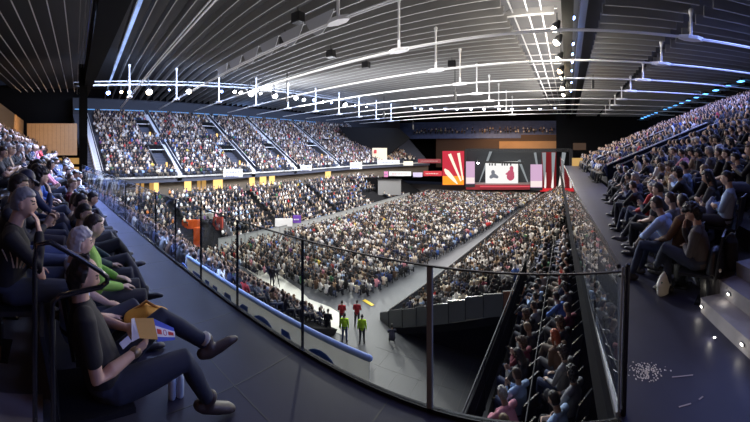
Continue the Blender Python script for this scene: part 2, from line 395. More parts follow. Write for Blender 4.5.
# far end: upper tier above the stage and wood band
w = MB()
F0, F1 = at(392, 148, 104), at(600, 148, 96)
for k in range(10):
    d = (F0+F1)/2; n = Vector((d.x, d.y, 0)).normalized()
    p, q = F0+n*.9*k, F1+n*.9*k; p2, q2 = F0+n*.9*(k+1), F1+n*.9*(k+1); z = 6.0+.5*k
    w.hexa([(p.x, p.y, z-1.2), (q.x, q.y, z-1.2), (q2.x, q2.y, z-1.2), (p2.x, p2.y, z-1.2), (p.x, p.y, z), (q.x, q.y, z), (q2.x, q2.y, z), (p2.x, p2.y, z)])
struct(w.build('floor_end_tier', mat('blue_seating', (0.06, 0.09, 0.22), .6, noise=.5, scale=.8)))
w = MB(); vwall(w, at(436, 148, 101), at(600, 148, 94), -4, 5.8, .3); struct(w.build('wall_end', mat('dark_brown_wall', (0.07, 0.04, 0.025), .8)))
w = MB(); vwall(w, at(491, 148, 96), at(588, 148, 91), 1.0, 3.9, .3); struct(w.build('wall_end_wood', mat('end_wood', (0.34, 0.18, 0.07), .6, noise=.2, scale=.5)))
# ------------------------------------------------------------------ roof fittings
ZT = 8.35
def rod_z(x): return ZT+(0.0 if x > -20 else .012*(x+20))
def tie_rod(i, y0):
    root = empty('tie_rod', cf(-10.6, y0, ZT))
    ml = lambda v: v-root.location
    for s in (-.10, .10):
        m = MB(); xs = [-48, -38.5, -24.5, -10.6, 0, 7, 20.5]
        m.loft([ml(cf(x, y0+s, rod_z(x))) for x in xs], [.047]*len(xs), 6, side=(0, 0, 1)); m.build('rod', M_tube, root, True)
    for x, top in ((-38.5, 12.0), (-10.6, 11.8), (7.0, 9.95)):
        z = rod_z(x); m = MB(); b = cf(x, y0, z)
        m.loft([ml(b), ml(b+Vector((0, 0, top-z-.35))), ml(b+Vector((0, 0, top-z)))], [.085, .085, .17], 8, side=(1, 0, 0)); st = m.build('strut', M_tube, root, True)
        m = MB(); c = ml(b); d = ml(cf(x+1, y0, z))-ml(cf(x, y0, z)); e = Vector((-d.y, d.x, 0)).normalized(); d = d.normalized()
        p = [c-d*.75-e*.07, c-d*.3-e*.3, c+d*.3-e*.3, c+d*.75-e*.07, c+d*.75+e*.07, c+d*.3+e*.3, c-d*.3+e*.3, c-d*.75+e*.07]
        n = len(m.v); m.v += [tuple(q-Vector((0, 0, .1))) for q in p]+[tuple(q+Vector((0, 0, .1))) for q in p]
        m.f.append(tuple(range(7, -1, -1))); m.f.append(tuple(range(8, 16)))
        for k in range(8): m.f.append((k, (k+1) % 8, 8+(k+1) % 8, 8+k))
        m.mi += [0]*10
        m.build('node_plate', M_tube, st)
    tag(root, 'white roof tie rod with three posts, %s across the hall from the near end' % nth(i+1), 'roof tie rod', 'white tie rods under the roof')
for i in range(10): tie_rod(i, 5.4+6.1*i)

M_l = {}
def lamp(name, loc, r, col, strength, label, group, pw=0, look=(0, 0, -1)):
    root = empty(name, loc)
    d = Vector(look).normalized()
    m = MB(); m.loft([-d*.45*r*2, -d*.1*r, d*.6*r], [r*.55, r*1.0, r*1.12], 10); m.build('housing', M_black, root, True)
    m = MB(); m.bar((0, 0, r*.5), (0, 0, r*3.2), r*.25); m.build('bracket', M_black, root)
    key = (tuple(col), strength); 
    if key not in M_l: M_l[key] = mat('lamp_glow_%d' % len(M_l), col, .5, emit=strength)
    m = MB(); m.ball(d*1.1*r, r*.98, 10, 6); m.build('lens', M_l[key], root, True)
    tag(root, label, 'spotlight', group)
    if pw: light('lamp_light', 'POINT', Vector(loc)+d*(r*2.4), pw, col, size=r)
    return root
WARM, COOL, BLUE, AMB = (1.0, .90, .72), (.86, .92, 1.0), (.30, .45, 1.0), (1.0, .72, .40)
rig = [(108, 91, BLUE, .26), (121, 90.5, AMB, .20), (129, 90.5, BLUE, .22), (148.5, 89, WARM, .40), (169, 89, BLUE, .13), (188, 89, WARM, .36), (221, 90, BLUE, .22), (234, 90, WARM, .26), (240, 91, WARM, .28), (250, 91, COOL, .45),
       (260, 92, COOL, .22), (274, 93.5, COOL, .42), (286, 95, COOL, .2), (295, 96, COOL, .36), (303, 98, COOL, .3), (313, 98.5, BLUE, .25), (322, 100.5, COOL, .26), (331, 101.5, BLUE, .22), (344, 102.5, COOL, .42), (354, 104.5, BLUE, .24), (366, 106, COOL, .2)]
for i, (px, py, c, r) in enumerate(rig):
    f = (px-X_PX)/R_PX; d = -38.2/sin(f)
    lamp('spotlight', at(px, py, d), r, c, 22, '%s floodlight, %s from the left in the row above the far tier' % ({WARM: 'warm white', COOL: 'white', BLUE: 'blue', AMB: 'amber'}[c], nth(i+1)), 'floodlights over the left tier', 130 if r > .3 else 40, (.5, 0, -.8))
# lighting truss carrying them
struct(MB().hexa([at(79, 148, 31)+Vector((0,0,-3)), at(87.5, 148, 31)+Vector((0,0,-3)), at(87.5, 148, 31.6)+Vector((0,0,-3)), at(79, 148, 31.6)+Vector((0,0,-3)), at(79, 148, 31)+Vector((0,0,8)), at(87.5, 148, 31)+Vector((0,0,8)), at(87.5, 148, 31.6)+Vector((0,0,8)), at(79, 148, 31.6)+Vector((0,0,8))]).build('wall_pier', M_drape))
root = empty('lighting_truss', (-38.4, 30, 10.4))
for dx, dz in ((-.3, .3), (.3, .3), (0, .75)):
    m = MB(); m.bar((dx, -26, dz-1.4), (dx, 0, dz+.15), .08); m.bar((dx, 0, dz+.15), (dx, 36, dz+.9), .08); m.build('chord', M_grey, root)
m = MB(); zz = lambda y: (-1.4+1.55*(y+26)/26) if y < 0 else .15+.75*y/36
for (xa, za), (xb, zb) in (((-.3, .3), (.3, .3)), ((.3, .3), (0, .75)), ((-.3, .3), (0, .75))):
    m.loft([((xa, xb)[k % 2], -26+k*1.25, zz(-26+k*1.25)+(za, zb)[k % 2]) for k in range(50)], [.028]*50, 4)
m.build('lattice', M_grey, root)
tag(root, 'long grey lighting truss carrying floodlights above the far tier', 'lighting truss')

for i, (px, py, c, r) in enumerate(((557, 25, WARM, .24), (559, 38.5, WARM, .26), (560.5, 55.5, WARM, .26), (561.5, 68.5, AMB, .26), (562.5, 76, WARM, .2), (564, 85.5, WARM, .28), (564.5, 93, WARM, .25))):
    lamp('spotlight', at(px, py, 7.6*R_PX/(H_PX-py)), r, c, 25, '%s spotlight, %s from the near end beside the dark roof beam' % ({WARM: 'warm white', AMB: 'amber'}[c], nth(i+1)), 'spotlights beside the roof beam', 800, (-.5, 0, -.8))
for i, (px, py) in enumerate(((571.5, 15), (571.5, 41.5), (571, 52), (571, 60), (570.5, 69), (570.5, 81), (570, 90))):
    lamp('spotlight', at(px, py, 7.9*R_PX/(H_PX-py)), .15, BLUE, 14, 'small blue lamp, %s from the near end right of the roof beam' % nth(i+1), 'blue lamps right of the beam', 45, (.4, 0, -.8))
for i, px in enumerate((415, 421, 431, 445, 457, 471, 484, 499, 512, 529, 540, 555)):
    lamp('spotlight', at(px, 107-.4*abs(px-480)/60, 82), .42 if px not in (415, 555) else .28, (.55, .68, 1.0), 9, 'pale blue lamp, %s from the left in the far row above the end tier' % nth(i+1), 'far row of blue lamps', 40)
# blue wall washers along the top of the right tier
k = 0
for i in range(17):
    Y = 29+i*3.3; p = cf(19.0, Y, 9.75)
    root = empty('wall_washer', p)
    m = MB(); m.box(-.32, .32, -.5, .5, -.1, .22, Matrix.Rotation(-DEL, 4, 'Z')); m.build('housing', M_black, root)
    m = MB(); m.box(-.30, .30, -.42, .42, -.16, -.1, Matrix.Rotation(-DEL, 4, 'Z')); m.build('lens', mat('washer_glow', (.10, .40, 1.0), .5, emit=5), root)
    tag(root, 'blue wall washer under the roof edge over the right tier, %s from near end' % nth(i+1), 'wall washer', 'blue wall washers over the right tier')
    light('washer_light', 'SPOT', p+Vector((-.1, 0, -.3)), 110, (.15, .38, 1.0), p+Vector((1.2, 0, 3)) if i % 2 else p+Vector((-2.0, 0, 2.2)), .15, spot=120)
    m = MB(); m.bar(cf(17.8, Y+.9, 9.3), cf(21, Y+.9, 9.3), .07); b = m.build('cable_bar', M_grey)
    tag(b, 'thin grey bar beside a blue wall washer, %s from the near end' % nth(i+1), 'bar', 'grey bars beside the wall washers')
# blue strip along the top of the far tier
for i in range(15):
    Y = 8+i*4.6; p = Vector((-57.2, Y, 8.7))
    root = empty('strip_light', p); m = MB(); m.box(-.2, .1, -1.9, 1.9, 0, .25); m.build('housing', M_black, root)
    m = MB(); m.box(.1, .16, -1.8, 1.8, .02, .2); m.build('lens', mat('strip_glow', (.15, .40, .9), .5, emit=.9), root)
    tag(root, 'blue light strip along the back of the far tier, %s from left' % nth(i+1), 'light strip', 'blue strips behind the far tier')
light('far_blue', 'AREA', (-56, 38, 9.0), 1600, (.25, .45, 1.0), (-53, 38, 13), 1, 66)
# blue white slot light between the slats on the left
m = MB()
a0, a1, b0, b1 = cf(-16, 3.5, 11.5), cf(-47, 3.5, 11.5), cf(-16, 3.75, 11.5), cf(-47, 3.75, 11.5)
m.hexa([a0, a1, b1, b0]+[q+Vector((0, 0, .15)) for q in (a0, a1, b1, b0)])
tag(m.build('slot_light', mat('slot_glow', (.36, .52, 1.0), .5, emit=1.0, noise=.8, scale=.5)), 'long blue white strip light running between roof slats at upper left', 'strip light')
for i, (px, py) in enumerate(((111.5, 10), (109.5, 16), (105, 34), (104, 41.5), (102.5, 47), (100, 58), (99, 64))):
    lamp('downlight', at(px, py, 6.8*R_PX/(H_PX-py)), .06, (.8, .86, 1.0), 8, 'tiny white downlight beside the black roof duct, %s from the top' % nth(i+1), 'downlights beside the black duct')
# conduits left of the duct
for i, yy in enumerate((-.15, .15, .40, .62)):
    m = MB(); m.bar(cf(-3, yy+.35, 9.6), cf(-46, yy-1.0, 9.6), .05)
    tag(m.build('conduit', M_grey if i != 2 else mat('blue_conduit', (.18, .22, .55), .3)), '%s roof conduit, %s of four left of the black duct' % ('blue' if i == 2 else 'grey', nth(i+1)), 'conduit', 'conduits left of the duct')
for i in range(9):
    yy = -.9-.95*i
    m = MB(); m.bar(cf(-.5, yy, 9.9), cf(-46, yy-.6, 9.9), .06, .06)
    tag(m.build('roof_rail', M_tube), 'thin grey roof rail over the near left tier, %s left of the black duct' % nth(i+1), 'roof rail', 'roof rails over the near left tier')
# lighting grid beside the beam
root = empty('lighting_grid', cf(-2.4, 40, 10.8)); m = MB(); ml = lambda v: v-root.location
for x in (-3.6, -2.6, -1.7): m.bar(ml(cf(x, 12, 10.8)), ml(cf(x, 84, 10.8)), .09)
m.build('runner', M_grey, root); m = MB()
for i in range(20): m.bar(ml(cf(-4.3, 14+i*3.4, 10.95)), ml(cf(-.7, 14+i*3.4, 10.95)), .09)
m.build('cross_bar', M_grey, root)
m = MB(); m.hexa([ml(p) for p in deck(-4.0, -.9, 20.6, 20.9, 10.6)+deck(-4.0, -.9, 20.6, 20.9, 11.0)]); m.build('box_beam', M_slat, root)
tag(root, 'grey lighting grid of crossing bars between the slats and roof beam', 'lighting grid')
# hanging fabric swags
for i in range(6):
    x0 = -14.5-3.3*i; m = MB(); N = 8
    for j in range(N):
        u0, u1 = j/N, (j+1)/N; f = lambda u: 1.35*4*u*(1-u)+.05
        a, b = cf(x0-3.1*u0, 15.3, 11.4), cf(x0-3.1*u1, 15.3, 11.4); t = Vector((0, .05, 0))
        m.hexa([a-Vector((0, 0, f(u0))), b-Vector((0, 0, f(u1))), b-Vector((0, 0, f(u1)))+t, a-Vector((0, 0, f(u0)))+t, a, b, b+t, a+t])
    tag(m.build('fabric_swag', mat('swag_cloth', (.45, .46, .50), .9)), 'pale grey fabric swag hung below the roof slats, %s from the right' % nth(i+1), 'fabric swag', 'fabric swags under the roof')

for i, (px, py) in enumerate(((298, 18), (285, 41), (331, 54), (366, 65), (452, 64))):
    p = at(px, py, 9.4*R_PX/(H_PX-py)); root = empty('loudspeaker', p)
    m = MB(); m.box(-.4, .4, -.3, .3, -.35, .35); m.build('cabinet', M_black, root)
    m = MB(); m.bar((0, 0, .35), (0, 0, 1.0), .05); m.build('hanger', M_black, root)
    m = MB(); m.box(-.34, .34, -.33, -.3, -.29, .29); m.build('grille', M_seat, root)
    tag(root, 'small black loudspeaker hung under the roof slats, %s from the left' % nth(i+1), 'loudspeaker', 'loudspeakers under the roof')
for i, (px, y0, y1) in enumerate(((455, 60, 92), (287, 72, 95), (384, 96, 112), (413, 100, 125), (593, 60, 80))):
    p, q = at(px, y0, 9.6*R_PX/(H_PX-y0)), None
    r = 9.6*R_PX/(H_PX-y0); q = at(px, y1, r); m = MB(); m.bar(p, q, .07)
    m.bar(q, q-Vector((0, 0, .9)), .35, .25)
    tag(m.build('hanging_mount', M_black), 'black drop pole with a fixture under the roof, %s of five' % ['right of centre', 'at left', 'near the stage', 'farthest', 'right of the beam'][i], 'drop pole', 'drop poles under the roof')

# ------------------------------------------------------------------ glass balustrades
px_post = [-.87, -2.14, -3.22, -4.14, -5.05, -6.0, -7.1, -8.3, -9.6, -11, -12.5, -14.0, -15.6, -17]
root = empty('glass_balustrade', (-1, 2.245, 0))
edges = [.5]+px_post
for a, b in zip(edges[:-1], edges[1:]):
    m = MB(); m.box(b+.012+1, a-.012+1, -.008, .008, .03, 1.07); m.build('glass_pane', M_glass, root)
m = MB(); m.box(-16+.0, 1.5, -.008, .008, 1.07, 1.082); m.build('top_rail', M_mrail, root)
for i, x in enumerate(px_post):
    m = MB(); t = .020 if i == 0 else .005
    m.box(x+1-t, x+1+t, -.015, .015, .0, 1.07); m.build('post', mat('post_grey', (.26, .27, .26), .5) if i == 0 else M_rail, root)
m = MB(); m.box(-16, 1.5, -.015, .024, .0, .03); m.build('base_channel', M_rail, root)
tag(root, 'glass balustrade along front of left walkway with one thick grey post', 'balustrade')
root = empty('glass_balustrade', (.5, 2.32, 0))
ys = [2.32, 3.6, 5.0, 6.6, 8.4, 10.4, 12.6, 15, 18, 22, 27, 33]
for a, b in zip(ys[:-1], ys[1:]):
    p, q = xr(a)-.5, xr(b)-.5; m = MB()
    m.hexa([(p-.008, a-2.32+.01, .04), (p+.008, a-2.32+.01, .04), (q+.008, b-2.32-.01, .04), (q-.008, b-2.32-.01, .04), (p-.008, a-2.32+.01, 1.07), (p+.008, a-2.32+.01, 1.07), (q+.008, b-2.32-.01, 1.07), (q-.008, b-2.32-.01, 1.07)])
    m.build('glass_pane', M_glass, root)
m = MB()
for a, b in zip(ys[:-1], ys[1:]): m.bar((xr(a)-.5, a-2.32, 1.085), (xr(b)-.5, b-2.32, 1.085), .028, .03)
m.build('top_rail', M_rail, root)
m = MB(); m.loft([(.03, 0, -.1), (.045, -.01, .5), (.06, -.02, 1.09)], [(.022, .022)]*3, 8); m.build('corner_post', M_rail, root)
m = MB(); m.loft([(-.01, -.02, -.1), (.0, -.03, .5), (.02, -.035, 1.09)], [(.008, .008)]*3, 8); m.build('corner_seal', M_grey, root)
for a in ys[1:]:
    m = MB(); m.box(xr(a)-.508, xr(a)-.492, a-2.33, a-2.31, 0, 1.07); m.build('post', M_rail, root)
tag(root, 'glass balustrade along right walkway with black corner post, reflecting the crowd', 'balustrade')

# ------------------------------------------------------------------ banner on the ledge below the walkway
root = empty('banner', (-4, 2.75, -.4)); bl = lambda x, y, z: (x+4, y-2.75, z+.4)
bx0, bx1 = -5.6, -1.70
def bz(x): return -.14
m = MB(); N = 14
for i in range(N):
    a, b = bx0+(bx1-bx0)*i/N, bx0+(bx1-bx0)*(i+1)/N
    m.hexa([bl(a, 2.70, -1.0), bl(b, 2.70, -1.0), bl(b, 2.706, -1.0), bl(a, 2.706, -1.0), bl(a, 2.74, bz(a)), bl(b, 2.74, bz(b)), bl(b, 2.746, bz(b)), bl(a, 2.746, bz(a))])
m.build('sheet', M_ban, root)
m = MB(); m.loft([bl(bx0, 2.745, bz(bx0)), bl((bx0+bx1)/2, 2.745, bz((bx0+bx1)/2)), bl(bx1, 2.745, bz(bx1))], [.032]*3, 8, side=(0, 0, 1)); m.build('top_tube', M_banb, root, True)
# the tops of the large blue letters on its face (shapes in banner u along, v up)
def letter(polys, name='lettering'):
    m = MB()
    for poly in polys:
        n = len(m.v)
        for off in (-.012, .004):
            for u, v in poly:
                z = -.885+v; f = (z+1.0)/.86; y = 2.70+.04*f+off-.006; m.v.append(bl(u, y, z))
        k = len(poly); m.f.append(tuple(n+i for i in range(k))); m.f.append(tuple(n+k+i for i in reversed(range(k)))); m.mi += [0]*2
        for i in range(k): m.f.append((n+i, n+k+i, n+k+(i+1) % k, n+(i+1) % k)); m.mi.append(0)
    return m.build(name, M_letter, root)
def B(x0, x1, v0, v1): return [(x0, v0), (x1, v0), (x1, v1), (x0, v1)]
def arch(x0, x1, v0, v1, t, n=8):
    c, R = (x0+x1)/2, (x1-x0)/2; out = []
    for i in range(n):
        a0, a1 = pi*i/n, pi*(i+1)/n
        out.append([(c+R*cos(a0), v1-R*.7+R*.7*sin(a0)), (c+R*cos(a1), v1-R*.7+R*.7*sin(a1)), (c+(R-t)*cos(a1), v1-R*.7+(R*.7-t)*sin(a1)), (c+(R-t)*cos(a0), v1-R*.7+(R*.7-t)*sin(a0))])
    out += [B(x0, x0+t, v0, v1-R*.7), B(x1-t, x1, v0, v1-R*.7)]
    return out
letter(arch(-2.55, -2.10, .0, .60, .12)); letter([B(-2.95, -2.83, 0, .60), [(-2.83, .60), (-2.69, .30), (-2.69, .12), (-2.83, .42)]])
letter(arch(-3.55, -3.10, .0, .60, .12)); letter([B(-3.78, -3.66, 0, .60), [(-3.92, .3), (-3.78, .42), (-3.78, .6), (-3.92, .48)]])
letter([[(-4.35, 0), (-4.22, 0), (-4.12, .6), (-4.24, .6)], [(-4.0, 0), (-3.89, 0), (-4.10, .6), (-4.2, .6)]])
letter([B(-4.86, -4.74, 0, .58), B(-4.60, -4.48, 0, .58), B(-4.74, -4.60, .2, .32)])
letter([B(-5.32, -5.20, 0, .58), B(-5.20, -5.02, .46, .58), B(-5.10, -4.98, .25, .5)]); letter(arch(-5.95, -5.5, 0, .58, .12))
tag(root, 'white and blue banner with large blue letters on ledge beyond the walkway', 'banner')

# ------------------------------------------------------------------ handrail in the left aisle
root = empty('handrail', (-1.72, 0, 0)); m = MB()
hp = [at(35, 420, 1.72)+Vector((0, 0, -1.1)), at(35, 330, 1.72), at(34.5, 262, 1.72), at(37, 245, 1.72), at(50, 242, 1.73), at(78, 257, 1.75), at(100, 271, 1.78), at(107, 277, 1.79), at(107, 282, 1.79), at(101, 287, 1.78), at(78, 292, 1.75), at(60, 296, 1.73), at(53, 302, 1.72), at(52, 320, 1.72), at(53, 370, 1.72), at(54, 420, 1.72)+Vector((0, 0, -.8))]
hp[0].z = .40; hp[-1].z = .02
m.loft([p-root.location for p in hp], [.0145]*len(hp), 10); m.build('tube', M_rail, root, True)
for p in (hp[0], hp[-1]):
    m = MB(); m.box(-.05, .05, -.05, .05, 0, .012, Matrix.Translation(p-root.location)); m.build('foot_plate', M_rail, root)
tag(root, 'looped black tubular handrail in the aisle beside the nearest seated man', 'handrail')

# ------------------------------------------------------------------ stage
M_st_red = mat('stage_red', (.55, .02, .02), .5); M_st_dark = mat('stage_dark', (.02, .025, .03), .6)
def panel_pts(x0, x1, y0, y1, r0, r1): 
    return at(x0, y0, r0), at(x1, y0, r1), at(x1, y1, r1), at(x0, y1, r0)
def flat(m, x0, x1, y0, y1, r0, r1, t=.25):
    a, b, c, d = panel_pts(x0, x1, y0, y1, r0, r1); n = (b-a).cross(d-a).normalized()
    if n.dot(a-Vector((0, 0, EYE))) < 0: n = -n
    m.hexa([d, c, c+n*t, d+n*t, a, b, b+n*t, a+n*t]); return n
def blade(m, x0, y0, x1, y1, wdt, r, wb=None, t=.12):          # petal/beam shaped plate from (x0,y0) to (x1,y1)
    a, b = at(x0, y0, r), at(x1, y1, r); d = (b-a).normalized(); n = Vector((a.x, a.y, 0)).normalized(); s = d.cross(n)
    wa = wdt*r/R_PX; wb = (wdt if wb is None else wb)*r/R_PX; L = (b-a).length
    prof = [(0, wa*.25), (.2, wa*.8), (.5, (wa+wb)/2), (.8, wb*.9), (1, wb*.3)] if wb <= wa*1.6 else [(0, wa*.5), (1, wb*.5)]
    n0 = len(m.v); k = len(prof)
    for off in (0, t):
        for u, h in prof: m.v.append(tuple(a+d*L*u+s*h*.5-n*off))
        for u, h in reversed(prof): m.v.append(tuple(a+d*L*u-s*h*.5-n*off))
    q = 2*k; m.f.append(tuple(n0+i for i in range(q))); m.f.append(tuple(n0+q+i for i in reversed(range(q)))); m.mi += [m.m]*2
    for i in range(q): m.f.append((n0+i, n0+q+i, n0+q+(i+1) % q, n0+(i+1) % q)); m.mi.append(m.m)
scr = lambda name, c, e: mat(name, c, .5, emit=e)
RS = 86
o = empty('led_wall', at(453, 190, RS))
def kid(m, name, ma, root):
    ob = m.build(name, ma, root); ob.matrix_parent_inverse = Matrix.Translation(root.location).inverted(); return ob
m = MB(); flat(m, 442.5, 464, 151, 185, 88, 87.4, .5); kid(m, 'panel', scr('led_red', (.62, .02, .05), 1.0), o)
m = MB()
n_ = 6
for i in range(n_): flat(m, 442.7, 463.8, 176-i*1.5, 184.8-i*1.5, 87.9-.03*i, 87.3-.03*i, .02) if i == 0 else None
kid(m, 'orange_glow', scr('led_orange', (1.0, .36, .02), 1.1), o)
m = MB(); blade(m, 457.5, 184, 444.5, 169, 3.2, 87.0, 5.0); blade(m, 461, 181, 449.5, 154, 3.2, 87.0, 6.4); blade(m, 463, 180, 458.5, 153, 2.4, 87.0, 5.6); kid(m, 'petal', scr('led_petal', (1, .88, .70), 1.15), o)
tag(o, 'red and orange video panel with white petals left of the stage', 'video wall')
o = empty('stage_backdrop', at(510, 190, RS))
m = MB(); flat(m, 466, 571, 149, 191, 90, 85, .4); kid(m, 'backdrop', M_st_dark, o)
m = MB(); flat(m, 538, 570, 152, 190.5, 85.6, 84.6, .1); kid(m, 'red_field', scr('led_darkred', (.20, .006, .010), .8), o)
m = MB()
for (x0, x1, y1, wa, wb) in ((541, 535, 152.5, 1.2, 5), (545, 544, 152.5, 1.4, 8), (552.5, 553.5, 152.5, 1.6, 8), (559.5, 564, 152.5, 1.6, 8), (565, 571, 164, 1.4, 5)):
    blade(m, x0, 190, x1, y1, wa, 84.0, wb)
blade(m, 479, 183, 491, 151, 1.4, 87, 5.5); blade(m, 530, 188, 519, 160, 1.5, 86, 5.5)
kid(m, 'light_ray', scr('led_grey', (.30, .33, .35), .9), o)
m = MB()
for (x0, wa) in ((545, 2.6), (552.2, 3.2), (559.5, 3.2), (565, 3.0)): blade(m, x0, 190, x0+1.0, 172, wa, 83.8, .6)
kid(m, 'white_flare', scr('led_white', (1, .9, .85), 1.0), o)
m = MB(); flat(m, 540, 567.5, 188.2, 191.5, 83.6, 82.9, .1); kid(m, 'red_base', scr('led_red2', (.72, .02, .03), 1.0), o)
tag(o, 'dark stage backdrop with grey light rays and red field at right', 'stage backdrop')
o = empty('stage_screen', at(502, 176, 84)); m = MB(); flat(m, 485.5, 518, 161.5, 186.5, 85, 84, .3); kid(m, 'display', scr('screen_white', (.86, .84, .82), 1.15), o)
m = MB()
for x in (489, 491.5, 494.5, 501.5, 504, 506.5, 510): flat(m, x, x+1.3, 163.4, 165.6, 84, 83.7, .03)
kid(m, 'dark_caption', scr('screen_dark', (.05, .05, .06), .5), o)
m = MB()
a = at(492, 175.5, 83.9); m.ball(at(493, 172.3, 83.9), (.5, .1, .6), 8, 6); m.loft([at(491, 177, 83.9), at(493.5, 175, 83.9), at(497, 177, 83.9)], [.45, .7, .4], 8); kid(m, 'grey_figure', scr('screen_grey', (.30, .32, .38), .6), o)
m = MB(); m.ball(at(511.5, 168.3, 83.6), (.5, .1, .6), 8, 6); m.loft([at(510.5, 177, 83.6), at(511, 172, 83.6), at(511.5, 170.5, 83.6)], [1.0, .8, .5], 8); m.loft([at(509.5, 172.5, 83.6), at(506.5, 174, 83.6)], [.35, .25], 8); kid(m, 'pink_figure', scr('screen_pink', (.75, .12, .22), .7), o)
tag(o, 'bright white video screen in the middle of the stage showing two figures', 'screen')
for i, (x0, x1, y0, y1) in enumerate(((466, 474.5, 161.5, 184), (530.5, 542, 164.5, 187.5))):
    o = empty('video_column', at(x0, y1, 83)); m = MB(); flat(m, x0, x1, y0, y1, 83.4, 83, .4); kid(m, 'display', scr('col_%d' % i, (.66, .42, .62), 1.0), o)
    m = MB(); flat(m, x0, x1, y1-6.5, y1-.6, 82.9, 82.5, .03); kid(m, 'pale_foot', scr('col_foot', (.98, .82, .80), 1.0), o)
    m = MB(); flat(m, x0-.4, x1+.4, y1, y1+3, 83.4, 83, .5); kid(m, 'plinth', M_st_dark, o)
    tag(o, 'pinkish white upright video column %s of the central screen' % ('left', 'right')[i], 'video column', 'video columns on the stage')
o = empty('stage_deck', at(505, 190, 82)); m = MB(); flat(m, 466, 530, 184.6, 189.5, 83.5, 82.0, 3); kid(m, 'front', mat('stage_front', (.30, .02, .03), .6), o)
m = MB(); flat(m, 480, 530, 186.0, 187.2, 82.5, 81.8, .2); kid(m, 'glow_edge', scr('edge_red', (.85, .10, .14), .9), o)
m = MB(); flat(m, 466, 530, 183.8, 184.6, 84, 82.3, 4); kid(m, 'top', mat('stage_top', (.25, .2, .2), .5), o)
tag(o, 'low stage platform with a glowing red front edge', 'stage')
o = empty('stage_truss', at(505, 150, 84)); m = MB()
for (yy) in (149.0, 151.0): m.bar(at(466, yy, 86), at(571, yy, 81), .25)
kid(m, 'chord', M_black, o); m = MB()
m.loft([at(466+i*2.05, (149, 151)[i % 2], 86-.1*i) for i in range(51)], [.08]*51, 4)
kid(m, 'lattice', M_black, o); m = MB(); m.bar(at(571, 149, 81), at(571.5, 191, 81), .9); m.bar(at(466, 149, 86), at(466, 188, 86), .5); kid(m, 'tower', M_black, o)
m = MB(); m.bar(at(484, 162, 83), at(524, 163, 82), .5); kid(m, 'lamp_bar', M_black, o)
tag(o, 'black truss frame over the stage', 'stage truss')
lamp('stage_spotlight', at(478, 161, 82.5), .35, COOL, 25, 'white spotlight above the left of the stage', None, 60)
for i, (px, py) in enumerate(((488, 185), (491, 185), (494.5, 184.7), (498, 184.7), (501.5, 184.7), (505, 184.8), (508.5, 184.9), (512, 185))): pass

# flags and posts at the far end of the right balustrade
for i, (x0, x1, y0, y1) in enumerate(((573.2, 576.2, 167, 192), (578.5, 583.5, 172, 193))):
    o = empty('feather_flag', at(x0, y1+1, 34)); m = MB()
    a, b, c, d = at(x0, y0, 34), at(x0+.7, y0, 34), at(x1, y1, 34), at(x0, y1, 34); t = Vector((0, .05, 0))
    m.hexa([d, c, c+t, d+t, a, b, b+t, a+t]); kid(m, 'cloth', mat('flag_red', (.62, .03, .03), .7), o)
    m = MB(); a, b, c, d = at(x0, y0, 33.9), at(x0+.5, y0, 33.9), at(x0+(x1-x0)*.55, y1-4, 33.9), at(x0, y1-8, 33.9); m.hexa([d, c, c+t*.5, d+t*.5, a, b, b+t*.5, a+t*.5]); kid(m, 'white_stripe', mat('flag_white', (.75, .72, .70), .7), o)
    m = MB(); m.bar(at(x0-.1, y0-1, 34), at(x0-.1, y1+2, 34), .06); kid(m, 'pole', M_grey, o)
    tag(o, 'red and white feather flag past the glass rail, %s' % ('nearer the stage edge', 'nearer the right tier')[i], 'flag', 'flags by the right rail')

# lit doorway and dark frames behind the right tier end
for i, (x0, x1, y0, y1, r) in enumerate(((572, 590, 158, 166, 35.0), (573, 586, 143, 150, 35.2))):
    m = MB(); flat(m, x0, x1, y0, y1, r, r, .1); struct(m.build('window_%d' % (i+5), mat('warm_door_%d' % i, ((.85, .50, .16), (.20, .10, .04))[i], .5, emit=(.7, .25)[i])))
# ------------------------------------------------------------------ far tier details
AISLES = [(1.9, 0, 25), (13.3, 0, 11), (13.5, 14, 25), (26.5, 0, 11), (26.6, 14, 25), (36.2, 0, 25), (49, 0, 25), (64.5, 0, 25)]
VOMS = [(10.3, 12.8, 2, 9), (10.4, 12.8, 14, 20), (23.1, 25.9, 2, 9), (23.1, 25.9, 14, 20), (33.2, 35.5, 4, 10), (45.7, 48.2, 4, 11)]
M_stair = mat('stair_pale', (.62, .64, .70), .7, noise=.1, scale=3)
def stair(s, k0, k1, wd, i):
    p0, n = tpos(s, k0); root = empty('aisle_stair', p0); t = Vector((-n.y, n.x, 0)); m = MB()
    for k in range(k0, k1):
        for h in range(2):
            a, _ = tpos(s, k+h*.5); a = a-p0; q = [a-t*wd/2, a+t*wd/2, a+t*wd/2+n*TP*.5, a-t*wd/2+n*TP*.5]; z = TR_*(k-k0)+h*TR_*.5+.42
            m.hexa([(v.x, v.y, z-1.1) for v in q]+[(v.x, v.y, z) for v in q])
    m.build('flight', M_stair, root)
    m = MB(); a, _ = tpos(s, k0); b, _ = tpos(s, k1)
    for sd in (-1, 1): m.bar(a-p0+t*sd*wd*.55+Vector((0, 0, 1.0)), b-p0+t*sd*wd*.55+Vector((0, 0, 1.0)), .06)
    m.build('rail', M_tube, root)
    tag(root, 'pale aisle stair in the far tier, %s from the left in the %s' % (nth(1+sorted(x[0] for x in AISLES).index(s)), 'upper half' if k0 else 'lower rows'), 'stair', 'aisle stairs of the far tier')
for i, (s, k0, k1) in enumerate(AISLES): stair(s, k0, k1, 0.8 if s < 60 else .5, i)
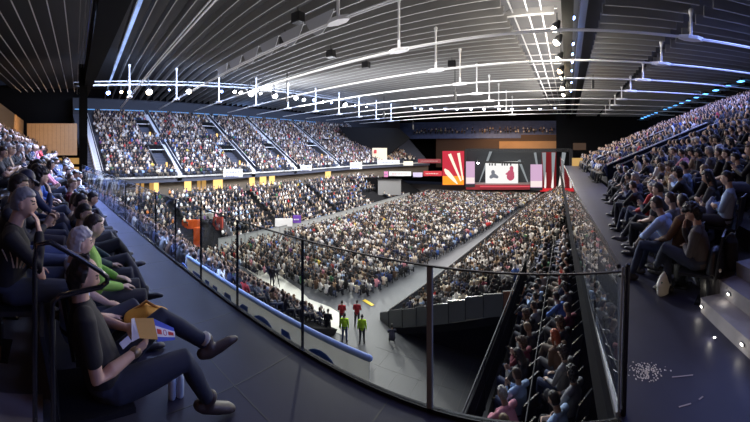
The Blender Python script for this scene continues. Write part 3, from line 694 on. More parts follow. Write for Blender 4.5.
for i, (s0, s1, k0, k1) in enumerate(VOMS):
    a, n = tpos(s0, k0); b, _ = tpos(s1, k0); c, _ = tpos(s0, k1); d, _ = tpos(s1, k1); zt = c.z+.35; root = empty('stand_entrance', a); m = MB()
    o_ = Vector((0, 0, 0)); rel = lambda v, z: (v.x-a.x, v.y-a.y, z-a.z)
    m.hexa([rel(a, a.z+.05), rel(b, a.z+.05), rel(d, a.z+.1), rel(c, a.z+.1), rel(a, a.z+.12), rel(b, a.z+.12), rel(d, a.z+.2), rel(c, a.z+.2)])
    c2, d2 = c-n*.25, d-n*.25
    m.hexa([rel(c2, a.z), rel(d2, a.z), rel(d, a.z), rel(c, a.z), rel(c2, zt+.5), rel(d2, zt+.5), rel(d, zt+.5), rel(c, zt+.5)])
    m.build('dark_opening', M_drape, root)
    m = MB(); t = (b-a).normalized()*.22
    for p, q in ((a, c), (b, d)):
        m.hexa([rel(p, a.z), rel(p+t, a.z), rel(q+t, a.z), rel(q, a.z), rel(p, a.z+.9), rel(p+t, a.z+.9), rel(q+t, q.z+.9), rel(q, q.z+.9)])
    m.build('side_parapet', M_tier, root)
    m = MB(); m.bar(rel(c-n*1.2, zt-.2), rel(d-n*1.2, zt-.2), .08); m.build('top_rail', M_tube, root)
    m = MB(); q = b.lerp(d, .25); m.hexa([rel(q-t*3, a.z+.3), rel(q-t*1.8, a.z+.3), rel(q-t*1.8-n*.1, a.z+.3), rel(q-t*3-n*.1, a.z+.3), rel(q-t*3, a.z+1.1), rel(q-t*1.8, a.z+1.1), rel(q-t*1.8-n*.1, a.z+1.1), rel(q-t*3-n*.1, a.z+1.1)])
    m.build('lit_doorway', M_amber, root)
    tag(root, 'dark entrance with amber doorway, far tier, %s along the %s row' % (nth([x for x in VOMS if (x[2] < 5) == (k0 < 5)].index((s0, s1, k0, k1))+1), 'lower' if k0 < 5 else 'upper'), 'stand entrance', 'entrances of the far tier')
# amber lit concourse openings under the fascia
n_w = 8
for i, (px, wd) in enumerate(((137, 3), (142, 2.5), (151, 4), (155.5, 4.5), (187, 6.5), (198, 3), (203, 4), (217, 9), (251, 5), (262, 6), (271, 5), (327, 5), (344, 3))):
    f = (px-X_PX)/R_PX; r = 42.95/abs(sin(f)); q = at(px, 148, r); Y = q.y; h = wd*r/R_PX/2/max(.35, abs(sin(f)))
    m = MB(); m.box(-42.74, -42.6, Y-h, Y+h, -4.3, -2.45); struct(m.build('window_%d' % (n_w+i), mat('concourse_b' if wd > 4 else 'concourse_d', (1, .68, .22) if wd > 4 else (.75, .42, .12), .5, emit=1.5 if wd > 4 else .7)))
# hanging signs and placards
M_sign = mat('sign_white', (.82, .82, .80), .6); M_mark = mat('sign_mark', (.16, .20, .40), .6)
def sign(x0, x1, y0, y1, r, label, marks=2, ma=None, mk=None):
    c = at((x0+x1)/2, y1, r); o = empty('sign', c); m = MB(); flat(m, x0, x1, y0, y1, r, r, .12); kid(m, 'board', ma or M_sign, o)
    if marks:
        m = MB(); rr = r-.1; rnd = random.Random(int(x0))
        for j in range(marks):
            y = y0+(y1-y0)*(.28+.5*j/max(1, marks-1) if marks > 1 else .45); x = x0+(x1-x0)*.12
            while x < x1-(x1-x0)*.2:
                wq = rnd.uniform(.5, 1.5); flat(m, x, x+wq, y, y+(y1-y0)*.16, rr, rr, .02); x += wq+.5
        kid(m, 'lettering', mk or M_mark, o)
    return tag(o, label, 'sign')
sign(223.5, 242.5, 169, 177, 46, 'large white sign with faint lettering on the fascia of the far tier')
sign(300.5, 311.5, 165.2, 170.5, 57, 'white sign on the far left fascia, second from the left')
sign(350, 362, 162.5, 169, 66, 'white sign with blue lettering on the far left fascia')
sign(377.5, 399.5, 160, 164.3, 74, 'long white banner with dark lettering below the cream block', 1)
sign(403.5, 413, 161.2, 165.5, 78, 'small cream banner right of the cream block', 0, mat('sign_cream', (.72, .68, .55), .6))
sign(384, 388, 171.5, 177, 76, 'pink flower poster on the lower balcony left of stage', 1, mat('sign_pink', (.75, .25, .50), .6))
sign(389, 411, 171.5, 176, 77, 'white banner with red lettering on the lower balcony', 1, None, mat('mark_red', (.65, .10, .15), .6))
sign(413, 422.5, 172.5, 177, 80, 'lilac banner on the lower balcony', 0, mat('sign_lilac', (.62, .55, .80), .6))
sign(423.5, 442, 171, 176, 82, 'red banner with white shapes on the lower balcony beside the stage', 1, mat('sign_red', (.60, .03, .05), .6), M_sign)
sign(418, 441, 159, 163, 82, 'dim red banner with pale shapes on the upper balcony', 1, mat('sign_dimred', (.25, .03, .04), .6), mat('mark_pink', (.5, .35, .35), .6))
sign(275, 292.5, 218.6, 226.5, 45, 'white panel on the barrier of the lower left stand', 0)
o = sign(293, 301, 215.5, 223, 45, 'purple square panel on the lower left stand barrier', 1, mat('sign_purple', (.16, .06, .42), .6), M_sign)
o = empty('projection_block', at(380, 163, 80)); m = MB(); flat(m, 372.3, 387, 148, 163.5, 80, 80, 1.2); kid(m, 'block', mat('block_cream', (.85, .66, .45), .7), o)
m = MB(); flat(m, 374, 376.6, 149.8, 153.3, 79.8, 79.8, .03); kid(m, 'emblem', mat('emblem_red', (.5, .05, .05), .6), o)
m = MB(); a, b, c = at(373.5, 148, 83), at(394.5, 160, 83), at(373.5, 143, 83); t = Vector((0, .3, 0)); m.hexa([at(373, 160, 83), b, b+t, at(373, 160, 83)+t, c, at(376, 146, 83), at(376, 146, 83)+t, c+t]); kid(m, 'brown_gable', mat('gable_brown', (.45, .27, .10), .7), o)
tag(o, 'cream block with small red emblem standing in the dark part of far tier', 'block')
o = empty('drape_wall', at(350, 150, 86)); m = MB()
vs = [(338, 126.5), (398, 128.5), (410, 138), (380, 161.5), (366, 158)]
pts = [at(x, y, 83) for x, y in vs]; n0 = Vector((0, .4, 0)); m.v = [tuple(p) for p in pts]+[tuple(p+n0) for p in pts]; k = 5
m.f = [tuple(range(k)), tuple(range(2*k-1, k-1, -1))]+[(i, k+i, k+(i+1) % k, (i+1) % k) for i in range(k)]; m.mi = [0]*len(m.f)
kid(m, 'cloth', M_drape, o); tag(o, 'large black drape covering empty seats at the far end of the left tier', 'drape')
o = empty('grey_panel', at(390, 194, 72)); m = MB(); flat(m, 378, 401, 180, 195, 71.5, 72.5, .3); kid(m, 'panel', mat('panel_grey', (.22, .22, .22), .6), o)
m = MB(); flat(m, 361, 378, 178, 196, 74, 72, 2); kid(m, 'dark_opening', M_drape, o)
m = MB(); flat(m, 377.5, 402, 179.2, 180.2, 71.4, 72.4, .4); kid(m, 'top_edge', M_black, o); tag(o, 'grey wall panel beside a dark opening in the stand left of the stage', 'panel')
# orange entrance of the lower left stand
o = empty('orange_entrance', at(193, 245, 39)); m = MB(); flat(m, 182, 200, 220, 229, 41, 39.5, .3); flat(m, 193.5, 200.5, 228, 252, 37.5, 37, .3); kid(m, 'orange_wall', mat('orange_wall', (.85, .13, .02), .6), o)
m = MB(); flat(m, 196, 226, 216, 234, 43, 43, .2); kid(m, 'dark_interior', M_drape, o)
m = MB(); flat(m, 212.5, 222, 217, 230, 42.5, 40.5, .2); kid(m, 'red_wall', mat('red_wall', (.42, .06, .04), .7), o)
m = MB(); flat(m, 181, 212, 213.5, 219, 44, 42, .6); kid(m, 'lid', mat('lid_grey', (.30, .30, .26), .7), o)
m = MB(); 
for q in range(5): flat(m, 222+q*2, 224+q*2, 219+q*3.1, 231+q*2, 41-.3*q, 40.7-.3*q, .15)
kid(m, 'stair_side', mat('stair_grey', (.22, .22, .24), .7), o)
tag(o, 'orange walled entrance tunnel in the corner of the lower left stand', 'entrance')
# barrier in front of the lower left stand
o = empty('barrier', (-32.6, 34, -10)); nb = 0
for i in range(26):
    y = -14+i*1.95; m = MB(); m.box(-.05, .05, y, y+1.85, 0, 1.25); m.build('panel', mat('barrier_grey', (.33, .34, .33), .6), o)
m = MB(); m.box(-.07, .07, -14, 36.6, 1.25, 1.32); m.build('rail', M_grey, o); tag(o, 'long grey panel barrier in front of the lower left stand', 'barrier')

# ------------------------------------------------------------------ right lower stand: stepped end panels and side rail
M_pan = mat('panel_glass_grey', (.075, .08, .09), .4); M_pan_backlit = mat('panel_backlit', (.26, .10, .05), .4)  # brown puts the warm light through backlit glass into the colour
tops = [(380, 311.5), (388.5, 309), (402, 308), (416, 305.5), (431.5, 303.5), (448, 300), (465, 296), (483, 293.5), (502.6, 290.5), (519.7, 286), (540.5, 279.5)]
root = empty('end_barrier', at(480, 300, 16)); rp = root.location
for i in range(len(tops)-1):
    (x0, y0), (x1, y1) = tops[i], tops[i+1]; u = i/9
    def pt(x, y):
        f = (x-X_PX)/R_PX; Yp = 13.69/(1+.53*math.tan(f))-.12; return at(x, y, Yp/cos(f))
    g = .35; hh = 18+8*u
    a, b, c, d = pt(x0+g, y0+1.5), pt(x1-g, y0+1.5-1.0), pt(x1-g, y0+hh-1.5), pt(x0+g, y0+hh)
    t = Vector((0, .05, 0)); m = MB(); m.hexa([v-rp for v in (d, c, c+t, d+t, a, b, b+t, a+t)]); pn = m.build('panel', M_pan_backlit if i >= 8 else M_pan, root)
    if i >= 8: pn['label'] = 'brown panel tinted as backlit glass'
    m = MB(); m.loft([Vector((a.x, a.y, d.z-.05))-rp, a-rp, a-rp+t, b-rp+t], [.03]*4, 6); m.build('frame', M_rail, pn)
tag(root, 'stepped grey panel barrier closing the stand end above dark opening, two brown panels on top', 'barrier')
o = empty('side_rail', (tanx(4)-.6, 4, -3.4)); rl = o.location; m = MB()
for z, r in ((1.05, .025), (.55, .018)): m.loft([Vector((tanx(y)-.6, y, -3.4+z))-rl for y in (3.3, 6, 9, 12, 15)], [r*.8]*5, 6)
m.build('rail', M_mrail, o, True)
for y in (3.6, 5, 6.5, 8, 9.6, 11.3, 13, 14.8):
    m = MB(); m.bar(Vector((tanx(y)-.6, y, -3.4))-rl, Vector((tanx(y)-.6, y, -2.35))-rl, .035); m.build('post', M_rail, o)
m = MB()
for a, b in ((3.6, 6.5), (6.5, 9.6), (9.6, 13)): m.hexa([Vector((tanx(y)-.6+dx, y, z))-rl for z in (-3.35, -2.5) for y, dx in ((a, -.01), (b, -.01), (b, .01), (a, .01))])
m.build('kick_sheet', M_drape, o)
tag(o, 'grey side rail left of the two seat rows below the glass', 'rail')
o = empty('side_rail', (tanx(4)+.42, 4, -3.0)); rl = o.location; m = MB()
m.loft([Vector((tanx(y)+.42, y, -2.35))-rl for y in (3.3, 6, 9, 12, 15)], [.014]*5, 6); m.build('rail', M_mrail, o, True)
for y in (4, 6, 8, 10, 12, 14):
    m = MB(); m.bar(Vector((tanx(y)+.42, y, -3.4))-rl, Vector((tanx(y)+.42, y, -2.35))-rl, .03); m.build('post', M_rail, o)
tag(o, 'thin rail between the two seat rows below the glass', 'rail')
# aisle barrier of panels at the foot of the right stand
o = empty('barrier', (barx(30)+.1, 30, -10)); rl = o.location
for i in range(30):
    a, b = 19.2+i*2.0, 19.2+i*2.0+1.9; m = MB()
    m.hexa([Vector((barx(y)+.1+dx, y, z))-rl for z in (-9.98, -8.9) for y, dx in ((a, -.03), (b, -.03), (b, .03), (a, .03))]); m.build('panel', M_pan, o)
m = MB(); m.bar(Vector((barx(19.2)+.1, 19.2, -8.86))-rl, Vector((barx(79)+.1, 79, -8.86))-rl, .07); m.build('rail', M_rail, o)
tag(o, 'glass panel barrier along the aisle at the foot of the right stand', 'barrier')
m = MB(); p = on_plane(364, 300, -9.97); q = on_plane(373, 305.5, -9.97); m.bar(p, q, .30, .03); tag(m.build('yellow_step_edge', mat('yellow_paint', (.80, .58, .05), .6)), 'yellow painted step edge on the arena floor behind the guards', 'step edge')
# right tier vomitory parapets
for i, Y in enumerate((17.3, 25.1)):
    x0, x1 = rfront(Y)+.6, rfront(Y)+6.6; z0 = .25; z1 = z0+RR/RP*6.0; o = empty('parapet_wall', (x0, Y, 0)); m = MB()
    m.hexa([(0, 0, -.2), (x1-x0, 0, z1-.4), (x1-x0, .16, z1-.4), (0, .16, -.2), (0, 0, z0+.75), (x1-x0, 0, z1+.75), (x1-x0, .16, z1+.75), (0, .16, z0+.75)]); m.build('wall', M_drape, o)
    m = MB(); m.bar((0, .08, z0+.8), (x1-x0, .08, z1+.8), .20, .05); m.build('coping', mat('coping_pale', (.42, .40, .38), .5), o)
    m = MB(); m.bar((0, -1.7, z0+.75), (x1-x0, -1.7, z1+.75), .05); m.build('rail', M_grey, o)
    tag(o, 'dark sloping parapet with pale top edge beside an entrance of right tier, %s one' % ('nearer', 'farther')[i], 'parapet', 'parapets of the right tier')
for i in range(5):
    y = 9+i*3.1; a = cf(14.5+.15*i, y+4, 8.0-.35*i); m = MB(); m.bar(a, a+Vector((2.6, -.3, .55)), .09)
    m.bar(a+Vector((.1, 0, -1.2)), a+Vector((.1, 0, 0)), .05); m.bar(a+Vector((2.5, -.3, -.8)), a+Vector((2.5, -.3, .5)), .05)
    tag(m.build('guard_rail', M_grey), 'thin pale guard rail high in the right tier, %s from the near end' % nth(i+1), 'guard rail', 'guard rails high in the right tier')
# step lights
for i, (p, up) in enumerate(((at(705, 312.6, 3.84), 0), (at(730.2, 295.5, 3.78), 0), (at(744.8, 346.7, 3.1), 0), (on_plane(714.6, 338.2, 0.0), 1))):
    if not up: p.x = (1.73, 1.98, 1.73)[i]-.006; p.z = (.085, .255, .085)[i]
    o = empty('step_light', p); m = MB(); m.box(-.012, .006, -.03, .03, -.012, .02) if not up else m.box(-.02, .02, -.02, .02, 0, .008); m.build('housing', M_grey, o)
    m = MB(); m.box(-.016, -.012, -.016, .016, -.006, .010) if not up else m.ball((0, 0, .009), (.013, .013, .004), 8, 4); m.build('lens', mat('step_glow', (1, .95, .85), .5, emit=14), o)
    tag(o, ('tiny white light on the first concrete step riser, left one', 'tiny white light on the second concrete step riser', 'tiny white light on the first concrete step riser, right one', 'tiny white light set into the dark floor before the steps')[i], 'step light', 'step lights')
    light('step_glow', 'POINT', p+Vector((-.06, 0, -.01 if not up else .05)), .25, (1, .93, .8), size=.02)
# crumbs of paper on the right floor
m = MB()
for i in range(170):
    px, py = rng.normal(648, 9), rng.normal(371.5, 4.5); p = on_plane(px, py, .001); s = rng.uniform(.002, .006)
    m.box(p.x-s, p.x+s, p.y-s*1.4, p.y+s*1.4, .0005, .0025)
o = tag(m.build('paper_scraps', mat('paper', (.75, .68, .62), .8)), 'scatter of pale paper scraps on the dark floor right of the glass', 'paper scraps', kind='stuff')
m = MB()
for x0, y0, x1, y1 in ((679, 407, 691, 403.5), (699, 399.5, 703, 396.5), (672, 377, 693, 375)):
    m.bar(on_plane(x0, y0, .002), on_plane(x1, y1, .002), .012, .002)
m.build('scuff_marks', mat('scuff', (.35, .30, .32), .7)); tag(bpy.data.objects['scuff_marks'], 'pale scuff marks on the dark floor near the bottom right corner', 'scuff marks', kind='stuff')
# ------------------------------------------------------------------ people
M_skin = mat('skin', (.6, .4, .3), .55, objcol=True, noise=.08, scale=30)
M_eye = mat('eye_dark', (.03, .02, .02), .3); M_lip = mat('lips', (.38, .15, .13), .5)
M_cloth = mat('cloth', (.3, .3, .3), .85, objcol=True, noise=.12, scale=14)
M_hair = mat('hair', (.05, .03, .02), .5, objcol=True, noise=.35, scale=60)
M_shoe = mat('shoe', (.04, .03, .03), .5, objcol=True, noise=.2, scale=20)

def remesh(mb, voxel, smooth=2, mats=None):
    me = mb.mesh('tmp', []); ob = bpy.data.objects.new('tmp', me); COL.objects.link(ob)
    md = ob.modifiers.new('r', 'REMESH'); md.mode = 'VOXEL'; md.voxel_size = voxel; md.use_smooth_shade = True
    if smooth:
        sm = ob.modifiers.new('s', 'SMOOTH'); sm.factor = .5; sm.iterations = smooth
    dg = bpy.context.evaluated_depsgraph_get(); out = bpy.data.meshes.new_from_object(ob.evaluated_get(dg))
    bpy.data.objects.remove(ob); bpy.data.meshes.remove(me); out.materials.clear()
    for m in (mats or []): out.materials.append(m)
    out.polygons.foreach_set('use_smooth', [True]*len(out.polygons))
    return out

def head_fn(q):
    x, y, z = q.x, q.y, q.z
    f = max(0.0, y/.095)
    if z < 0: x *= 1-.32*(min(1, -z/.115))**1.5
    if z < -.03 and y < 0: y *= 1-.35*min(1, (-z-.03)/.08)
    y += .024*math.exp(-((x/.012)**2+((z+.018)/.024)**2))*f
    y += .005*math.exp(-((x/.05)**2+((z-.034)/.012)**2))*f
    y -= .010*math.exp(-(((abs(x)-.032)/.014)**2+((z-.010)/.012)**2))*f
    y += .006*math.exp(-((x/.022)**2+((z+.058)/.012)**2))*f
    y += .008*math.exp(-((x/.025)**2+((z+.095)/.018)**2))*f
    return Vector((x, y, z))
def add_head(mb, M):
    mb.ball((0, 0, 0), (.074, .095, .115), 36, 26, head_fn, M)
    for s in (-1, 1): mb.ball((s*.076, -.008, -.006), (.010, .020, .032), 8, 6, None, M)
def hair_mesh(style):
    mb = MB(); rnd = random.Random(len(style)+3)
    amp = {'short': .004, 'long': .006, 'curly': .016, 'bald': .010, 'grey': .008, 'bun': .004, 'cap': 0}[style]
    gro = {'short': 1.10, 'long': 1.14, 'curly': 1.30, 'bald': 1.20, 'grey': 1.16, 'bun': 1.09, 'cap': 1.12}[style]
    line = {'short': .058, 'long': .055, 'curly': .045, 'bald': .30, 'grey': .055, 'bun': .06, 'cap': .035}[style]
    def fn(q):
        n = q.copy(); k = gro+rnd.uniform(-amp, amp)/.1
        o = Vector((n.x*k, n.y*k, n.z*k+.004))
        if style == 'bald':
            if (q.y > .0 and q.z > -.02) or q.y > .02 or (q.z < -.02 and q.y > -.015): o = q*.8
        else:
            if q.y > -.012 and q.z < line-max(0, -(q.y-.03))*1.2: o = q*.78
            elif q.z < -.055 and style not in ('long', 'curly'): o = q*.78
        return o
    mb.ball((0, 0, 0), (.076, .098, .115), 30, 22, fn)
    if style == 'long':
        mb.loft([(0, -.05, .03), (0, -.085, -.08), (0, -.095, -.17), (0, -.085, -.25)], [(.085, .05), (.09, .04), (.085, .032), (.05, .018)], 14, side=(1, 0, 0))
        for s in (-1, 1): mb.loft([(s*.072, .01, .04), (s*.082, .005, -.06), (s*.08, .0, -.16)], [.018, .02, .012], 8)
    if style == 'bun': mb.ball((0, -.105, .06), .042, 12, 8)
    if style == 'cap': mb.loft([(0, .07, .045), (0, .15, .035)], [(.07, .012), (.055, .006)], 12, side=(1, 0, 0))
    return remesh(mb, .007, 1, [M_hair])
HAIR = {s: hair_mesh(s) for s in ('short', 'long', 'curly', 'bald', 'grey', 'bun', 'cap')}

def bone2(a, c, l1, l2, pole):
    a, c, pole = Vector(a), Vector(c), Vector(pole); d = c-a; L = min(d.length, (l1+l2)*.995); d.normalize()
    x = (l1*l1-l2*l2+L*L)/(2*L); h = math.sqrt(max(1e-6, l1*l1-x*x)); p = pole-d*pole.dot(d); p.normalize()
    return a+d*x+p*h
def head_M(c, fwd, up=(0, 0, 1)):
    f = Vector(fwd).normalized(); x = f.cross(Vector(up)).normalized(); u = x.cross(f)
    return Matrix.Translation(Vector(c)) @ Matrix((x, f, u)).transposed().to_4x4()
def add_hand(mb, w, elbow, grip, palm_n, curl=.6, s=1.0, thumb_side=1):
    """palm with four unequal curled fingers and a thumb; w wrist, grip point the palm reaches towards, palm_n palm normal."""
    w = Vector(w); d = (Vector(grip)-w).normalized(); n = Vector(palm_n); n = (n-d*n.dot(d)).normalized(); x = d.cross(n)*thumb_side
    mb.loft([w-d*.01, w+d*.04*s, w+d*.085*s], [(.026*s, .018*s), (.038*s, .015*s), (.040*s, .013*s)], 10, side=x)
    for i, (off, ln) in enumerate(((.030, .072), (.011, .080), (-.009, .075), (-.028, .060))):
        b = w+d*.078*s+x*off*s; a1 = curl*.5; a2 = curl*1.1
        p1 = b+(d*cos(a1)+n*sin(a1))*ln*.5*s; p2 = p1+(d*cos(a2)+n*sin(a2))*ln*.32*s; p3 = p2+(d*cos(a2*1.4)+n*sin(a2*1.4))*ln*.25*s
        mb.loft([b-d*.01, b, p1, p2, p3], [.0092*s, .0092*s, .0086*s, .0078*s, .0062*s], 8)
    b = w+d*.025*s+x*.03*s; p1 = b+(d*.55+x*.75+n*.25).normalized()*.038*s; p2 = p1+(d*.9+x*.15+n*.45).normalized()*.034*s
    mb.loft([b-x*.012, b, p1, p2], [.012*s, .012*s, .0100*s, .0078*s], 8)

def make_kit(name, J, sleeve='long', voxel=.010):
    """meshes of one person from joints J (local metres): continuous body, top, trousers, two shoes."""
    V = {k: (Vector(v) if not isinstance(v, (float, int, str)) else v) for k, v in J.items()}
    sx = (V['shR']-V['shL']); sx.normalize(); hx = (V['hipR']-V['hipL']).normalized()
    HM = head_M(V['head'], V['look'], V.get('hup', Vector((0, 0, 1))))
    nb = (V['shL']+V['shR'])/2
    mb = MB()
    mb.loft([V['pelvis'], V['spine'], V['chest'], nb+Vector((0, 0, .02))], [(.15, .105), (.125, .095), (.150, .108), (.075, .06)], 16, side=sx)
    hb = HM @ Vector((0, -.02, -.055)); mb.loft([nb, hb, HM @ Vector((0, -.015, .0))], [.062, .053, .05], 12)
    add_head(mb, HM)
    for s in 'LR':
        mb.loft([nb.lerp(V['sh'+s], .5), V['sh'+s], V['el'+s], V['el'+s].lerp(V['wr'+s], .35), V['wr'+s]], [.055, .052, .041, .040, .027], 12)
        add_hand(mb, V['wr'+s], V['el'+s], V['hd'+s], V['pn'+s], V.get('curl', .6), 1.0, 1 if s == 'L' else -1)
        mb.loft([V['hip'+s], V['kn'+s], V['kn'+s].lerp(V['an'+s], .3), V['an'+s]], [.080, .054, .052, .036], 12)
    body = remesh(mb, voxel, 2, [M_skin, M_eye, M_lip])
    inv = HM.inverted(); co = np.empty(len(body.polygons)*3); body.polygons.foreach_get('center', co); co = co.reshape(-1, 3)
    Mi = np.array(inv); lc = co @ Mi[:3, :3].T+Mi[:3, 3]; mi = np.zeros(len(co), int)
    fr = lc[:, 1] > .05
    for s in (-1, 1): mi[fr & (((lc[:, 0]-s*.032)/.014)**2+((lc[:, 2]-.010)/.0065)**2 < 1)] = 1
    for s in (-1, 1): mi[fr & (np.abs(lc[:, 0]-s*.033) < .017) & (np.abs(lc[:, 2]-.032) < .0045)] = 1
    mi[fr & ((lc[:, 0]/.026)**2+((lc[:, 2]+.058)/.008)**2 < 1)] = 2
    body.polygons.foreach_set('material_index', mi.astype(np.int32)); body.name = name+'_body'
    mb = MB()
    mb.loft([V['pelvis']-(V['spine']-V['pelvis']).normalized()*.02, V['spine'], V['chest'], nb+Vector((0, 0, .015))], [(.178, .135), (.165, .128), (.178, .128), (.095, .075)], 18, side=sx)
    for s in 'LR':
        sh, el, wr = V['sh'+s], V['el'+s], V['wr'+s]
        if sleeve == 'long': mb.loft([nb.lerp(sh, .55), sh, sh.lerp(el, .5), el, el.lerp(wr, .5), el.lerp(wr, .92)], [.070, .068, .058, .053, .047, .037], 12)
        else: mb.loft([nb.lerp(sh, .55), sh, sh.lerp(el, .35), sh.lerp(el, .62)], [.070, .068, .062, .064], 12)
    top = remesh(mb, .012, 3, [M_cloth])
    mb = MB(); mb.loft([V['pelvis']-Vector((0, 0, .03)), V['pelvis'], V['pelvis'].lerp(V['spine'], .35)], [(.17, .125), (.185, .14), (.165, .125)], 18, side=hx)
    for s in 'LR':
        h, k, a = V['hip'+s], V['kn'+s], V['an'+s]
        mb.loft([h, h.lerp(k, .5), k, k.lerp(a, .35), k.lerp(a, .9)], [.100, .088, .070, .064, .052], 14)
    tr = remesh(mb, .012, 3, [M_cloth])
    shoes = []
    for s in 'LR':
        a, t = V['an'+s], V['toe'+s]; d = (t-a); dn = d.normalized(); dd = V['kn'+s]-a; dn2 = (dd-dn*dd.dot(dn)).normalized(); sd = dn.cross(dn2)
        sole = a-dn2*.055
        mb = MB(); tl = t-dn2*.0
        mb.loft([sole-dn*.055, sole, sole.lerp(tl-dn2*.01, .55), tl-dn2*.005, tl+dn*.045], [(.038, .040), (.042, .046), (.048, .040), (.047, .033), (.032, .022)], 12, side=sd)
        mb.loft([a+dn2*.035, a, sole+dn*.02], [.045, .046, .044], 10)
        shoes.append(remesh(mb, .011, 1, [M_shoe]))
    return dict(body=body, top=top, trousers=tr, shoes=shoes, HM=HM)

def seated(lean=.06, slump=.0, yaw=0.0, tilt=0.0, arms='lap', legs='down', sw=0.0, tall=1.0):
    J = {}; sh_y = -.06+lean; z = .47
    J['pelvis'] = (0, .0, z+.06); J['spine'] = (sw*.3, lean*.35-.03, z+.22-slump*.3); J['chest'] = (sw*.7, sh_y, z+.40-slump*.7)
    for s, k in (('L', -1), ('R', 1)):
        J['sh'+s] = (k*.185+sw, sh_y-.01, z+.50-slump)
        J['hip'+s] = (k*.095, .04, z+.03)
    look = Vector((sin(-yaw), cos(yaw), -.10-tilt)); J['look'] = look
    J['head'] = (sw*1.2, sh_y+.045+lean*.25, z+.715-slump*1.1)
    for s, k in (('L', -1), ('R', 1)):
        J['kn'+s] = (k*.13, .47, z+.07); J['an'+s] = (k*.12, .48, .09); J['toe'+s] = (k*.14, .63, .045)
    if legs == 'fwd':
        for s, k in (('L', -1), ('R', 1)): J['an'+s] = (k*.14, .62, .09); J['toe'+s] = (k*.17, .77, .055)
    if legs == 'crossR':     # right leg over the left knee
        J['knR'] = (.03, .47, z+.18); J['anR'] = (-.17, .64, z-.14); J['toeR'] = (-.22, .78, z-.17)
    if legs == 'crossL':
        J['knL'] = (-.03, .47, z+.18); J['anL'] = (.17, .64, z-.14); J['toeL'] = (.22, .78, z-.17)
    if legs == 'ankleR':
        J['knR'] = (.32, .34, z+.14); J['anR'] = (-.10, .46, z+.17); J['toeR'] = (-.25, .50, z+.13)
    arm = {}
    for s, k in (('L', -1), ('R', 1)):
        if arms == 'lap': w, h, n, po = (k*.12, .27, z+.165), (k*.08, .36, z+.16), (0, 0, -1), (k*.7, -.5, -.6)
        elif arms == 'fold': w, h, n, po = (-k*.06, .16+.05*(k > 0)+lean, z+.24+.03*k), (-k*.16, .15+lean, z+.27), (0, -1, 0), (k*.8, -.1, -.7)
        elif arms == 'phone': w, h, n, po = (k*.06, .32, z+.27), (k*.03, .40, z+.31), (-k, 0, .4), (k*.7, -.3, -.7)
        elif arms == 'knees': w, h, n, po = (k*.05, .44+lean*.3, z+.17), (k*.01, .52, z+.12), (-k*.6, 0, -.8), (k*.9, .0, -.3)
        elif arms == 'chin':
            if k > 0: hd = Vector(J['head']); w, h, n, po = (.055, hd.y+.12, hd.z-.20), (.03, hd.y+.10, hd.z-.09), (-.3, -1, 0), (.4, .3, -.9)
            else: w, h, n, po = (.05, .22, z+.20), (.15, .24, z+.20), (0, 0, -1), (-.7, -.2, -.6)
        elif arms == 'clap': w, h, n, po = (k*.045, .30, z+.36), (k*.02, .36, z+.44), (-k, .1, .1), (k*.8, -.2, -.6)
        J['wr'+s], J['hd'+s], J['pn'+s] = w, h, n
        J['el'+s] = bone2(J['sh'+s], w, .285, .255, po)
    return J
KITS = {}
POSES = {'lap': dict(arms='lap', legs='down', lean=.02), 'fold': dict(arms='fold', legs='crossR', lean=-.01, slump=.03), 'chin': dict(arms='chin', legs='fwd', lean=.17, slump=.05, yaw=.25),
         'phone': dict(arms='phone', legs='down', lean=.05, tilt=.35), 'knees': dict(arms='knees', legs='fwd', lean=.24, slump=.06), 'cross': dict(arms='lap', legs='crossL', lean=-.02, yaw=-.3),
         'clap': dict(arms='clap', legs='down', lean=.05, yaw=.2), 'ankle': dict(arms='fold', legs='ankleR', lean=-.03, slump=.03, yaw=.1)}
for k, v in POSES.items(): KITS[k] = make_kit(k, seated(**v), 'long')
KITS['laps'] = make_kit('laps', seated(arms='lap', legs='crossR', lean=.04, yaw=.15), 'short')
KITS['foldlean'] = make_kit('foldlean', seated(arms='fold', legs='fwd', lean=.12, slump=.08, tilt=.2), 'short')
# standing guard, hands behind / at the sides
def standing(k=0):
    J = dict(pelvis=(0, 0, .95), spine=(0, 0, 1.12), chest=(0, .0, 1.30), head=(0, .04, 1.64), look=Vector((.2*k, 1, -.15)))
    for s, q in (('L', -1), ('R', 1)):
        J['sh'+s] = (q*.19, -.01, 1.42); J['hip'+s] = (q*.09, 0, .92); J['kn'+s] = (q*.11, .02+.03*q*k, .50); J['an'+s] = (q*.13, -.01+.06*q*k, .09); J['toe'+s] = (q*.17, .13+.06*q*k, .045)
        w = (q*.25, .03, .86) if k == 0 else (q*.10, .20, 1.12)
        J['wr'+s] = w; J['hd'+s] = (q*.25, .05, .76) if k == 0 else (-q*.02, .23, 1.10); J['pn'+s] = (-q, 0, 0) if k == 0 else (0, -1, 0)
        J['el'+s] = bone2(J['sh'+s], w, .285, .255, (q*.6, -.8, 0))
    return J
KITS['stand'] = make_kit('stand', standing(0)); KITS['standfold'] = make_kit('standfold', standing(1))

